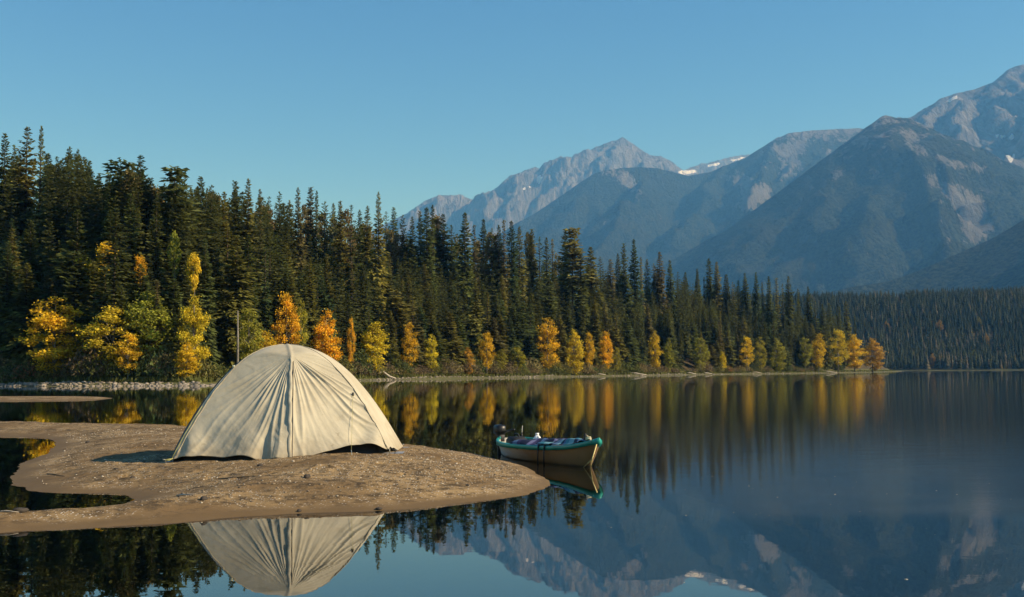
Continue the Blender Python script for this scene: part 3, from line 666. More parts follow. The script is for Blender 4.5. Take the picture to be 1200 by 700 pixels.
fill(126, 14, 60, 'mid', 13, 22, 2.6)
n_ind = len(TREES)

ZONES = [(-99, 55, 'at the far left edge'), (55, 118, 'over the first gold tree'), (118, 155, 'over the wide yellow tree'), (155, 200, 'left of the tent'), (200, 250, 'over the tent\'s left corner'), (250, 300, 'over the tent\'s left half'), (300, 342, 'over the tent\'s peak'), (342, 400, 'over the tent\'s right half'),
         (400, 455, 'right of the tent peak'), (455, 510, 'over the tent\'s right corner'), (510, 570, 'halfway from tent to boat'), (570, 615, 'over the boat stern'), (615, 660, 'over the boat middle'), (660, 712, 'over the boat bow'), (712, 770, 'just right of the boat'),
         (770, 830, 'well right of the boat'), (830, 880, 'under the blue valley'), (880, 930, 'short of the point'), (930, 1100, 'at the wooded point')]
ROWS = {'sky': 'breaking the skyline', 'mid': 'mid-forest', 'front': 'by the shore'}
HAB = {'slim': 'slim spire', 'broad': 'broad bushy', 'ragged': 'ragged gappy', 'spindly': 'thin spindly', 'pine': 'bare-stemmed tufted'}
combos = {}
for i, t in enumerate(TREES):
    zn = next(n for a, b, n in ZONES if a <= t[0] < b); combos.setdefault((t[6], t[7], t[8], zn), []).append(i)
ORD = ['first', 'second', 'third', 'fourth', 'fifth', 'sixth', 'seventh', 'eighth', 'ninth', 'tenth']
LAB = {}
for (hb, tn, rw, zn), idx in combos.items():
    idx.sort(key=lambda q: TREES[q][1])
    base = f'{tn} {HAB[hb]} conifer {ROWS[rw]} {zn}'
    for j, q in enumerate(idx):
        if len(idx) == 1: LAB[q] = base
        elif len(idx) == 2: LAB[q] = ('higher-topped ' if j == 0 else 'lower-topped ') + base
        else: LAB[q] = ('highest-topped ' if j == 0 else 'lowest-topped ' if j == len(idx) - 1 else ORD[j] + '-highest ') + base
for i, (px, top, X, Y, z0, h, hb, tn, rw) in enumerate(TREES):
    v = random.choice(CON[hb]); wr = random.uniform(.82, 1.12) * (h / 30) ** .42 * (1.12 if rw == 'front' else 1.0) * (1 + .28 * min(1, max(0, (px - 330) / 300)))
    o = plant('conifer_tree', v, (X, Y, z0), h, wr, vary(TONES[tn], .18), random.uniform(0, 6.28))
    tag(o, LAB[i], 'conifer', 'conifers of the lakeside forest')

# the rest of the forest behind: one mass
def merged(items, name):
    Vs, Fs, As, n = [], [], [], 0
    for (me, x, y, z, wr, s, rz, tone) in items:
        nv = len(me.vertices); v = np.empty(nv * 3, np.float32); me.vertices.foreach_get('co', v); v = v.reshape(-1, 3)
        c_, s_ = math.cos(rz), math.sin(rz)
        Vs.append(np.column_stack([(v[:, 0] * c_ - v[:, 1] * s_) * wr + x, (v[:, 0] * s_ + v[:, 1] * c_) * wr + y, v[:, 2] * s + z]))
        f = np.empty(len(me.loops), np.int32); me.loops.foreach_get('vertex_index', f); Fs.append(f.reshape(-1, 4) + n); n += nv
        a = np.empty(len(me.polygons), np.float32); me.attributes['var'].data.foreach_get('value', a); As.append(a * .7 + tone * .3)
    return np_mesh(name, np.concatenate(Vs), np.concatenate(Fs), face_attrs=[('var', np.concatenate(As))])
LOW = [conifer(301, 28, 2.7, 1.0, 1.0, .2, .8, 0, .75), conifer(302, 28, 3.1, 1.5, 1.0, .28, .8, 0, .75), conifer(303, 28, 2.4, 1.0, 1.0, .2, .7, 0, .75)]
items, tries = [], 0
while len(items) < 900 and tries < 26000:
    tries += 1
    px = random.uniform(-60, 985); Y = shore_Y(px) + random.uniform(16, 110) * (1.0 if px < 900 else max(.2, (1060 - px) / 160)); X = px_X(px, Y)
    if min(abs(X - a) + abs(Y - b) for a, b in placed) < 1.7: continue
    z0 = gz(X, Y)
    if z0 < 1: continue
    top = max(yh(px) - (z0 + random.uniform(12, 22) - CAM.z) / Y * F, sky_y(px) + random.uniform(1, 16)); h = CAM.z + (yh(px) - top) * Y / F - z0
    if h < 6: continue
    v = random.choice(LOW); items.append((v[0], X, Y, z0, random.uniform(.8, 1.1) * (h / 28) ** .4, h / 28, random.uniform(0, 6.28), random.random())); placed.append((X, Y))
cnt, tries = 0, 0
while cnt < 420 and tries < 9000:
    tries += 1
    px = random.uniform(-60, 985); top = sky_y(px) + random.uniform(4, 17) * (1.4 if px < 320 else .95); best = None
    for _ in range(3):
        Y = shore_Y(px) + random.uniform(26, 118) * (1.0 if px < 900 else max(.25, (1060 - px) / 160)); z0 = gz(px_X(px, Y), Y); h = CAM.z + (yh(px) - top) * Y / F - z0
        if best is None or abs(h - 18) < best[0]: best = (abs(h - 18), Y, z0, h)
    _, Y, z0, h = best
    if h < 8 or h > 27: continue
    v = random.choice(LOW); items.append((v[0], px_X(px, Y), Y, z0, random.uniform(.9, 1.3) * (h / 28) ** .4, h / 28, random.uniform(0, 6.28), random.random())); cnt += 1
o = mesh_obj('forest', merged(items, 'forest'), M_need, smooth=False); o.color = (.112, .120, .040, 1); kind(o, 'stuff'); o['label'] = 'dark conifers packed behind the front trees of the lakeside forest'

# ------------------------------------------------------------------ autumn trees
GOLD, YEL, ORG, OLV, RUST, GRN = (.66, .45, .03), (.58, .46, .035), (.72, .43, .03), (.32, .29, .04), (.52, .31, .045), (.28, .29, .038)
AUT = [  # px, top, bottom of crown, width, tone, shore offset, tall, label
    (64, 350, 420, 56, GOLD, 4, 0, 'big gold aspen with orange right flank, first from the left at the shore'),
    (97, 302, 352, 24, YEL, 12, 1, 'narrow yellow tree rising behind the big leftmost gold aspen'),
    (132, 362, 428, 54, YEL, 4, 0, 'wide yellow-green aspen second from the left along the shore'),
    (172, 340, 412, 46, GRN, 7, 0, 'greenish yellow tree right of the wide yellow aspen'),
    (150, 392, 424, 26, GOLD, 2.5, 0, 'low gold aspen spilling over the bank between two greener trees'),
    (227, 348, 410, 30, YEL, 5, 0, 'tall yellow aspen just left of the tent'),
    (219, 402, 432, 20, GOLD, 2.5, 0, 'small gold aspen low on the bank left of the tent'),
    (126, 283, 312, 22, GOLD, 16, 1, 'orange tipped tree high among conifers left of the tent'),
    (155, 242, 272, 16, YEL, 26, 1, 'yellow treetop highest up among the dark conifers'),
    (162, 299, 320, 12, ORG, 18, 1, 'small orange treetop among conifers above the greenish yellow tree'),
    (203, 270, 290, 12, GRN, 20, 1, 'yellow-green treetop among conifers left of the tent'),
    (227, 296, 318, 14, GOLD, 16, 1, 'thin orange treetop directly over the tall yellow aspen'),
    (291, 364, 412, 32, OLV, 5, 0, 'olive yellow aspen behind the tent shoulder on the left'),
    (310, 386, 412, 30, GOLD, 3, 0, 'low gold aspen directly behind the left of the tent peak'),
    (335, 346, 402, 30, ORG, 6, 0, 'brightest orange aspen right behind the tent peak'),
    (352, 352, 396, 16, OLV, 8, 0, 'olive yellow tree touching the right side of the brightest orange aspen'),
    (382, 366, 414, 30, ORG, 4, 0, 'orange and green mottled aspen over the right slope of the tent'),
    (411, 374, 404, 10, ORG, 7, 0, 'thin orange sapling between the mottled aspen and the gold aspen'),
    (438, 376, 424, 32, YEL, 4, 0, 'round bright yellow aspen right of the tent peak'),
    (480, 380, 430, 20, ORG, 4, 0, 'slender ragged orange aspen above the tent\'s right corner'),
    (505, 393, 424, 15, YEL, 4, 0, 'small yellow aspen halfway between tent and boat'),
    (548, 408, 428, 14, RUST, 3, 0, 'low rusty bush-like aspen left of the boat'),
    (570, 391, 425, 18, ORG, 4, 0, 'bright orange aspen over the boat stern'),
    (586, 409, 427, 16, OLV, 3, 0, 'low olive yellow aspen right beside the orange one over the stern'),
    (606, 408, 430, 18, OLV, 3, 0, 'low olive aspen over the front of the motor and jug'),
    (641, 374, 418, 26, ORG, 6, 0, 'tallest orange aspen over the middle of the boat'),
    (672, 388, 426, 21, YEL, 4, 0, 'gold aspen over the boat bow'),
    (690, 391, 423, 12, GOLD, 5, 0, 'narrow gold aspen between the bow and the slender orange aspen'),
    (709, 387, 427, 16, ORG, 4, 0, 'slender orange aspen just right of the bow'),
    (722, 408, 428, 10, OLV, 3, 0, 'small olive aspen at the foot of the slender orange one'),
    (767, 389, 416, 15, GOLD, 6, 0, 'small gold aspen well right of the boat'),
    (783, 398, 426, 11, OLV, 5, 0, 'thin olive aspen right of the small gold one'),
    (820, 397, 430, 19, OLV, 3.5, 0, 'olive yellow aspen left of three at the bleached logs'),
    (846, 412, 428, 8, YEL, 3, 0, 'thin yellow sapling between olive and yellow aspens'),
    (874, 396, 418, 17, GOLD, 5, 0, 'bright yellow aspen short of the wooded point'),
    (890, 396, 420, 14, OLV, 6, 0, 'olive aspen touching the bright yellow one short of the point'),
    (909, 398, 430, 20, OLV, 3.5, 0, 'round olive aspen before the wooded point'),
    (943, 397, 429, 16, OLV, 3, 0, 'olive yellow aspen first of the row at the point'),
    (958, 390, 426, 17, GOLD, 4, 0, 'peaked orange gold aspen in the row at the point'),
    (981, 388, 430, 24, YEL, 4, 0, 'tallest yellow aspen in the row at the point'),
    (1000, 393, 432, 24, GOLD, 4, 0, 'gold aspen second from the tip of the point'),
    (1021, 398, 433, 24, RUST, 3, 0, 'rusty orange aspen last at the tip of the point'),
]
for i, (px, top, bot, w, tone, off, tall, lab) in enumerate(AUT):
    Y = shore_Y(px) + off + 2; X = px_X(px, Y); z0 = gz(X, Y)
    zt = CAM.z + (yh(px) - top) * Y / F; h = zt - z0
    wm = w * Y / F / 2 * (1.22 if px < 240 else 1.05)
    v = TALL[i % 2] if tall else DEC[i % 5]
    o = plant('aspen_tree', v, (X, Y, z0), h, wm / v[3] * .98, vary(tone, .08), random.uniform(0, 6.28))
    tag(o, lab, 'aspen', 'autumn aspens along the far shore')

# soft olive-brown rounded trees among the spires
HB = [decid(221, 16, 2.4, .3, 70, (.26, .44), 60), decid(222, 16, 2.1, .25, 64, (.26, .44), 60)]
hw = []
for px in [14, 58, 112, 150, 178, 220, 248, 268, 297, 310, 322, 357, 377, 392, 404, 416, 428, 455, 468, 480, 512, 535, 560, 577, 620, 655, 690, 712, 770, 812]:
    top = sky_y(px) + random.uniform(5, 30) * (1.2 if px < 300 else .9); best = None
    for b in np.linspace(30, 100, 12):
        Y = shore_Y(px) + b; z0 = gz(px_X(px, Y), Y); h = CAM.z + (yh(px) - top) * Y / F - z0
        if best is None or abs(h - 17) < best[0]: best = (abs(h - 17), Y, z0, h)
    hw.append((px, top, *best[1:], next(n for a, b, n in ZONES if a <= px < b)))
zc_ = {}
for q in hw: zc_.setdefault(q[5], []).append(q)
for zn, lst in zc_.items():
    lst.sort(key=lambda q: q[1])
    for j, (px, top, Y, z0, h, _) in enumerate(lst):
        pre = '' if len(lst) == 1 else ('higher ' if j == 0 else 'lower ') if len(lst) == 2 else ('highest ', 'middle ', 'lowest ')[min(2, j)] if len(lst) == 3 else ORD[j] + '-highest '
        o = plant('broadleaf_tree', HB[j % 2], (px_X(px, Y), Y, z0), h, random.uniform(.8, 1.15), vary((.165, .150, .050) if j % 2 else (.185, .142, .058), .12), random.uniform(0, 6.28))
        tag(o, pre + 'soft olive-brown rounded tree among the spires ' + zn, 'broadleaf tree', 'rounded trees among the conifers')
# bare dead trunk over the tent's left half
Y = shore_Y(278) + 5; X = px_X(278, Y); z0 = gz(X, Y); h = CAM.z + (yh(278) - 364) * Y / F - z0
t = MB(); t.tube([(0, 0, -.3), (.05, 0, h * .5), (0, .05, h)], [.2, .15, .06], 8)
d = empty('dead_tree', (X, Y, z0)); tag(d, 'bare pale dead trunk standing over the left half of the tent', 'dead tree'); t.build('trunk', M_birch, d)
t = MB(); t.tube([(0, 0, h * .7), (.5, 0, h * .76), (.8, .1, h * .77)], [.05, .03, .01], 6); t.build('branch', M_birch, d)

# ------------------------------------------------------------------ shore shrubs and grass
def shrub(seed, H, R, n=420, twig=.35):
    r = random.Random(seed); m = MB()
    for _ in range(14):
        a = r.uniform(0, 6.28); e = r.uniform(.3, 1) * R; m.tube([(0, 0, 0), (math.cos(a) * e * .4, math.sin(a) * e * .4, H * .5), (math.cos(a) * e, math.sin(a) * e, H * r.uniform(.75, 1.05))], [.03, .02, .006], 4, False, .2)
    for _ in range(n):
        a = r.uniform(0, 6.28); q = R * math.sqrt(r.random()); z = H * (1 - (q / R) ** 2 * .5) * r.uniform(.1, 1.0) ** .6
        b = Vector((math.cos(a) * q, math.sin(a) * q, z)); s = r.uniform(.14, .3)
        d = Vector((r.gauss(0, .6), r.gauss(0, .6), r.uniform(.2, 1.0))).normalized(); e = d.cross(Vector((r.gauss(0, 1), r.gauss(0, 1), r.gauss(0, 1)))).normalized()
        m.add([b - d * s * .6, b + e * s * .25, b + d * s * .7, b - e * s * .25], [(0, 1, 2, 3)], r.random())
    me = bpy.data.meshes.new('shrub'); me.from_pydata(m.v, [], m.f); me.update(); q = me.attributes.new('var', 'FLOAT', 'FACE'); q.data.foreach_set('value', m.var); me.materials.append(M_leaf); return me
SHR = [shrub(401, 2.2, 1.6), shrub(402, 1.8, 1.9), shrub(403, 2.6, 1.4), shrub(404, 1.5, 1.5)]
SC_ = {'grey-brown twiggy': (.18, .135, .08), 'olive': (.17, .16, .05), 'reddish brown': (.22, .11, .05), 'dull green': (.10, .12, .04), 'straw-coloured': (.28, .22, .10)}
shr = []
for q in range(230):
    px = -20 + (1040 + 20) * (q + random.uniform(-.4, .4)) / 230; Y = shore_Y(px) + random.uniform(5.5, 9.5) * (1 if px < 950 else .8); X = px_X(px, Y); z0 = gz(X, Y)
    if z0 < .5: continue
    shr.append((px, X, Y, z0, random.choices(list(SC_), (.34, .26, .1, .22, .08))[0], random.uniform(.75, 1.75)))
SZ_ = [(-99, 64, 'under the first gold aspen'), (64, 132, 'between the first two gold aspens'), (132, 200, 'under the wide yellow aspen'), (200, 260, 'at the tent\'s left edge'), (260, 420, 'behind the tent'), (420, 470, 'behind the forked driftwood'), (470, 540, 'right of the tent'), (540, 600, 'left of the boat stern'), (600, 660, 'over the boat middle'), (660, 730, 'over the boat bow'),
       (730, 790, 'behind the longest log'), (790, 860, 'behind the short logs'), (860, 940, 'short of the point'), (940, 1100, 'under the row at the point')]
grp = {}
for i, s in enumerate(shr):
    grp.setdefault((s[4], next(n for a, b, n in SZ_ if a <= s[0] < b)), []).append(i)
for (tn, zn), idx in grp.items():
    idx.sort(key=lambda q: shr[q][0])
    for j, q in enumerate(idx):
        px, X, Y, z0, _, s = shr[q]
        o = bpy.data.objects.new('shrub', random.choice(SHR)); COL.objects.link(o); o.location = (X, Y, z0 - .05); o.rotation_euler = (0, 0, random.uniform(0, 6.28)); o.scale = (s * 1.15, s * 1.15, s * random.uniform(.8, 1.25)); o.color = vary(SC_[tn], .15)
        pre = '' if len(idx) == 1 else ('leftmost ' if j == 0 else 'rightmost ' if j == len(idx) - 1 else 'middle ' if len(idx) == 3 else (ORD[j] if j < 10 else 'next') + '-from-left ')
        tag(o, f'{pre}{tn} shrub along the bank {zn}', 'shrub', 'shrubs along the far bank')
# bank grass: blades in one mass
V, Fc, va = [], [], []
n = 15000
gp = RNG.uniform(-40, 1052, n)
for q in gp:
    Y0 = shore_Y(q); Y = Y0 + random.uniform(2.6, 8.5) ; X = px_X(q, Y0) + random.uniform(-.5, .5)
    V.append((X, Y, 0)); 
gxy = np.array(V); gzz = land_h(gxy[:, 0], gxy[:, 1]); ok = gzz > .35; gxy = gxy[ok]; gzz = gzz[ok]; n = len(gxy)
hh = RNG.uniform(.25, .75, n); a = RNG.uniform(0, 2 * PI, n); w = RNG.uniform(.05, .12, n) * (1 + gxy[:, 1] / 200); dx, dy = np.cos(a) * w, np.sin(a) * w; l1, l2 = RNG.normal(0, .15, n), RNG.normal(0, .15, n)
B = np.stack([np.stack([gxy[:, 0] - dx, gxy[:, 1] - dy, gzz - .03], -1), np.stack([gxy[:, 0] + dx, gxy[:, 1] + dy, gzz - .03], -1), np.stack([gxy[:, 0] + l1, gxy[:, 1] + l2, gzz + hh], -1)], 1)
o = mesh_obj('grass', np_mesh('grass', B.reshape(-1, 3), np.arange(n * 3).reshape(-1, 3), face_attrs=[('var', RNG.random(n))]), M_leaf, smooth=False); o.color = (.12, .125, .038, 1); kind(o, 'stuff')

# ------------------------------------------------------------------ far forest across the lake
n = 24000
tx = RNG.uniform(150, 1000, n); ty = RNG.uniform(980, 1640, n); df = sdf(tx, ty, far_poly)
ok = (df > 4) & (tx / ty > .19) & (tx / ty < .62); tx, ty = tx[ok], ty[ok]
sel = RNG.random(len(tx)) < .95; tx, ty = tx[sel], ty[sel]
tz = land_h(tx, ty); n = len(tx); th = 7 + 11 * RNG.random(n) ** 1.3; tw = RNG.uniform(1.6, 3.3, n) * (th / 20) ** .4
lv, sd = 5, 6
tv, tf = [], []
base = np.zeros((n, lv * (sd + 1), 3))
for l in range(lv):
    z_lo, z_hi = .08 + .9 * l / lv * .95, min(1.0, .08 + .9 * (l + 1.55) / lv)
    rr = (1 - l / lv) ** .8
    off = RNG.uniform(0, 6.28, n)
    for s_ in range(sd):
        aa = off + s_ * 2 * PI / sd; rj = tw * rr * RNG.uniform(.6, 1.25, n)
        base[:, l * (sd + 1) + s_] = np.stack([tx + np.cos(aa) * rj, ty + np.sin(aa) * rj, tz + th * (z_lo + RNG.uniform(-.04, .03, n))], -1)
    base[:, l * (sd + 1) + sd] = np.stack([tx + RNG.normal(0, .15, n), ty, tz + th * z_hi], -1)
f0 = np.array([[l * (sd + 1) + s_, l * (sd + 1) + (s_ + 1) % sd, l * (sd + 1) + sd] for l in range(lv) for s_ in range(sd)])
Fc = (f0[None] + (np.arange(n) * lv * (sd + 1))[:, None, None]).reshape(-1, 3)
tone = np.clip(.5 + .5 * fbm(tx / 60, ty / 60, 91, 3) + RNG.normal(0, .25, n), 0, 1)
k = N('far_forest_mat'); va = k.attr('var')
c = k.mix(k.ramp(va, .1, .8), C(.012, .019, .009), C(.036, .041, .018)); c = k.mix(k.ramp(va, .85, 1.0), c, C(.085, .072, .045))
M_ff = k.done(k.bsdf(c, .9, .05))
me = np_mesh('far_forest', base.reshape(-1, 3), Fc, face_attrs=[('var', np.repeat(tone, lv * sd))])
kind(mesh_obj('far_forest', me, M_ff, smooth=False), 'stuff')['label'] = 'dense conifer forest on the low hill across the lake'
for px, top, Yd, wv, tn, lab in [(1038, 377, 1230, 3.2, RUST, 'leftmost orange speck of a tree high in the far forest'), (1100, 374, 1250, 4.2, RUST, 'largest orange tree in the middle of the far forest'), (1146, 371, 1250, 3.2, OLV, 'pale yellow tree highest in the far forest'), (1154, 388, 1190, 2.8, RUST, 'small orange tree under the pale yellow one in the far forest'),
                                 (1091, 412, 1080, 3.6, RUST, 'reddish tree low on the far shore'), (1069, 410, 1090, 3.6, OLV, 'dull yellow tree low on the far shore left of the reddish one'), (1139, 408, 1080, 4.0, GRN, 'greenish tree low on the far shore right of the reddish one')]:
    X = px_X(px, Yd); z0 = gz(X, Yd); 
    for _ in range(12):                       # walk up or down the hill until the crown stands where it is seen
        h = CAM.z + (yh(px) - top) * Yd / F - z0
        if 10 <= h <= 17: break
        Yd += 18 if h > 17 else -12; X = px_X(px, Yd); z0 = gz(X, Yd)
    h = min(max(h, 8), 14)
    o = plant('aspen_tree', DEC[1], (X, Yd - 2, z0), h, wv / 2.4 * .95, vary((tn[0] * .62, tn[1] * .6, tn[2]), .05), random.uniform(0, 6)); tag(o, lab, 'aspen', 'autumn trees in the far forest')

# ------------------------------------------------------------------ tent
T0 = Vector((-3.05, 15.45, .215))
tent = empty('tent', T0); tag(tent, 'cream canvas dome tent with folded front panels pitched on the sandbar', 'tent')
AX, AXL, BF, BB, HT = 1.35, 1.655, 1.75, 1.3, 1.487
cxo, apx = .13, -.09
Bp, Cp, Lp, Rp = Vector((.1, -.64, 1.285)), Vector((.26, -1.5, .012)), Vector((-1.36, -1.15, -.03)), Vector((1.47, -.97, .06))
def plane_y(p0, p1, p2):
    n_ = (p1 - p0).cross(p2 - p0); return n_, n_.dot(p0)
nL, dL = plane_y(Bp, Cp, Lp); nR, dR = plane_y(Bp, Rp, Cp)
def dome_surf(ths, ss, hem=True, wrinkle=1.0, shrink=1.0):
    TH, S_ = np.meshgrid(ths, ss, indexing='ij')
    c_, s_ = np.cos(TH), np.sin(TH); b_ = np.where(s_ < 0, BF, BB)
    lf = sstep(.25, -.25, c_); ne = 4.2 - 1.5 * lf; ax_ = AX + (AXL - AX) * lf
    r_ = (np.abs(c_ / ax_) ** ne + np.abs(s_ / b_) ** ne) ** (-1 / ne) * shrink
    z = HT * (1 - S_ ** 2.15) * (1 if shrink == 1 else shrink * .985)
    # fabric between the poles sags in a little
    corner = np.abs(np.sin(2 * TH)); sag = 1 - .05 * (1 - corner) * np.sin(np.clip(S_, 0, 1) * PI) * (s_ > -.5)
    x = apx * (1 - S_) + cxo * S_ + r_ * c_ * S_ * sag; y = r_ * s_ * S_ * sag
    yL = (dL - nL.x * x - nL.z * z) / nL.y; yR = (dR - nR.x * x - nR.z * z) / nR.y
    yp = np.maximum(yL, yR) + (0 if shrink == 1 else .09)
    kk = .035
    hh_ = np.clip(.5 + .5 * (yp - y) / kk, 0, 1); yc = y * (1 - hh_) + yp * hh_ + kk * hh_ * (1 - hh_)
    wall = sstep(-.03, .10, yp - y)
    return x, yc, z, wall, S_, TH
ths = np.concatenate([np.linspace(-PI, 0, 620, endpoint=False), np.linspace(0, PI, 150, endpoint=False)])
ss = np.concatenate([np.linspace(.004, .35, 40)[:-1], np.linspace(.35, 1, 150)])
x, y, z, wall, S_, TH = dome_surf(ths, ss)
# folds fan out from the gathered point at the top of the zip
xz = Bp.x + (Cp.x - Bp.x) * (Bp.z - z) / (Bp.z - Cp.z)
ph = np.arctan2(x - Bp.x - (Cp.x - Bp.x) * .35 * (Bp.z - z), Bp.z + .06 - z); rr = np.hypot(x - Bp.x, Bp.z + .06 - z)
fold = np.zeros_like(x); fr_ = random.Random(5)
FOLDS = [(-1.13, .035, .030), (-1.02, .022, .020), (-.93, .03, .032), (-.83, .02, .020), (-.74, .03, .034), (-.64, .022, .022), (-.55, .03, .036), (-.45, .03, .03), (-.35, .032, .04), (-.25, .028, .038), (-.16, .025, .034), (-.09, .02, .026),
         (.07, .022, .030), (.14, .024, .032), (.22, .028, .03), (.31, .03, .026), (.41, .035, .024), (.53, .035, .022), (.66, .03, .022), (.78, .022, .028), (.85, .016, .03), (.90, .014, .028), (.955, .014, .026), (1.02, .02, .014)]
for p0, wd, am in FOLDS:
    r0 = fr_.uniform(.85, 1.35) if abs(p0) < .62 else fr_.uniform(1.5, 2.6)
    pw = p0 + .035 * np.sin(rr * fr_.uniform(2, 4.5) + fr_.uniform(0, 6)) * rr
    g_ = np.exp(-np.abs((ph - pw) / wd) ** 1.5)
    env = np.clip(rr / .35, 0, 1) * (1 - sstep(r0 * .75, r0 * 1.25, rr) * .75)
    fold += am * (.60 if p0 < 0 else .8) * g_ * env * (.75 + .5 * vn(rr * 2.2 + p0 * 30, ph * 0, 14))
bot = sstep(.72, 1.0, S_)
fold += .026 * np.sin(x * 11 + 1.3 * np.sin(x * 5)) * bot * sstep(.25, .0, np.abs(z - .0) - .25)
fold += (.0055 * fbm(ph * 11, rr * 1.3, 6, 3, .6) + .003 * fbm(ph * 34, rr * 3.0, 7, 3, .6)) * np.clip(rr / .25, 0, 1) * (1 - .6 * sstep(.55, .9, np.abs(ph)) * (ph < 0)) + .005 * fbm((x + z) * 9, (x - z) * 2.2, 8, 3, .6) * sstep(.7, .15, z)
fold += .010 * fbm(x * 2.2, z * 2.2, 3, 4, .6) + .0018 * fbm(x * 9, z * 13, 4, 3, .6)
# crumples along the seam of the smooth upper panels
upf = (1 - wall)
crinkle = .006 * fbm(x * 2.5 + y, z * 3 + y * 2, 9, 4, .6) + .001 * fbm(x * 16, z * 16 + y * 9, 12, 3)
nx_, ny_, nz_ = np.gradient(x, axis=0), np.gradient(y, axis=0), np.gradient(z, axis=0)
mx_, my_, mz_ = np.gradient(x, axis=1), np.gradient(y, axis=1), np.gradient(z, axis=1)
n3 = np.stack([my_ * nz_ - mz_ * ny_, mz_ * nx_ - mx_ * nz_, mx_ * ny_ - my_ * nx_], -1); n3 /= np.linalg.norm(n3, axis=-1, keepdims=True) + 1e-9
outw = np.sign((n3 * np.stack([x, y, z - .2], -1)).sum(-1))[..., None]; n3 *= outw
seam_in = -.035 * np.exp(-((ph) / .035) ** 2) * np.clip(rr / .3, 0, 1) * 0
brow = .012 * np.exp(-((x - (apx + (Bp.x - apx) * np.clip(-y / .64, 0, 1))) / .03) ** 2) * sstep(.02, -.10, y) * sstep(-1.1, -.5, y) * upf
disp = wall * (fold + seam_in) + upf * crinkle + brow
P3 = np.stack([x, y, z], -1) + n3 * disp[..., None]
# hem: lifted over the left half, down at the zip, arched up at the right
hx = np.clip((x + 1.36) / 2.96, 0, 1)
liftL = .062 * sstep(.0, .05, hx) * (1 - sstep(.25, .47, hx)); liftR = .11 * sstep(.62, .8, hx) * (1 - sstep(.86, 1.0, hx)) + .02
hemz = np.where(x < Cp.x, liftL, liftR) + .012 * np.sin(x * 13)
frontness = sstep(-.2, -.8, y)
P3[..., 2] += np.exp(-z / .16) * (hemz * frontness + (.035) * (1 - frontness)) + (-.03 + .09 * hx) * np.exp(-z / .3) * frontness
nu, nv = len(ths), len(ss)
Vv = np.concatenate([P3.reshape(-1, 3), [[apx, 0, HT]]]); Fq = grid_faces(nu, nv, True)
me = bpy.data.meshes.new('fly'); Fl = Fq.tolist() + [(i * nv, ((i + 1) % nu) * nv, nu * nv) for i in range(nu)]
me.from_pydata(Vv.tolist(), [], Fl); me.update()
k = N('tent_canvas'); p = k.coord()
n1 = k.noise(1.7, 5, .6, p); n2 = k.noise(7, 6, .65, p); z = k.n('ShaderNodeSeparateXYZ', i_0=p).outputs[2]
c = k.mix(k.ramp(n1, .3, .7), C(.46, .41, .30), C(.545, .495, .37))
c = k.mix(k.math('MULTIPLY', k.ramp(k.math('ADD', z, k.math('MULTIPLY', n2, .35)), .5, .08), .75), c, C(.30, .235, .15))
c = k.mix(k.ramp(k.noise(2.6, 6, .7, p, 1.0), .52, .66, 0, .5), c, C(.40, .345, .24))
c = k.mix(k.ramp(k.noise(13, 3, .5, p), .68, .76, 0, .45), c, C(.3, .25, .17))
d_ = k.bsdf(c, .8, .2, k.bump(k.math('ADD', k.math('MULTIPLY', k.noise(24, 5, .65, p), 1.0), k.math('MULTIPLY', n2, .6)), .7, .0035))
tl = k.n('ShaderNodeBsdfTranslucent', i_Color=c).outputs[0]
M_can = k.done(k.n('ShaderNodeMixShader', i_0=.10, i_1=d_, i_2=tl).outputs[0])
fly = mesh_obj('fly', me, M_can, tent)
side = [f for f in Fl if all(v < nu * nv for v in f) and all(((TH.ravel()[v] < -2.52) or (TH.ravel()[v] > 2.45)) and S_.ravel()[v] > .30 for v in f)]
import bmesh
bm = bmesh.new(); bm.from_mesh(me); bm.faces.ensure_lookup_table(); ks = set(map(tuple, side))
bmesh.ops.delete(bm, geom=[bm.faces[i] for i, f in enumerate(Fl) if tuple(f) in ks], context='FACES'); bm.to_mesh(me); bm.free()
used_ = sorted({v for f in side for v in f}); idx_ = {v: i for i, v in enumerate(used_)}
me2 = bpy.data.meshes.new('painted_shade_side'); me2.from_pydata([Vv[v].tolist() for v in used_], [], [tuple(idx_[v] for v in f) for f in side]); me2.update()
sp_ = mesh_obj('painted_shade_side', me2, simple('painted_shade_canvas', (.085, .085, .08), .85, .15, .3, 4, .004), tent); sp_['label'] = 'side panel with its shade painted in dark grey'; q_ = sp_.modifiers.new('thick', 'SOLIDIFY'); q_.thickness = .004; q_.offset = -1  # left side of the fly: its shade is painted as a darker canvas
sm = fly.modifiers.new('thick', 'SOLIDIFY'); sm.thickness = .004; sm.offset = -1
def fly_pt(xq, zq, out=.012):
    """A point on the front wall at local x, z."""
    q = P3.reshape(-1, 3); m_ = q[:, 1] < -.1; q = q[m_]
    i = np.argmin((q[:, 0] - xq) ** 2 + (q[:, 2] - zq) ** 2); return Vector(q[i]) + Vector((0, -out, out * .4))
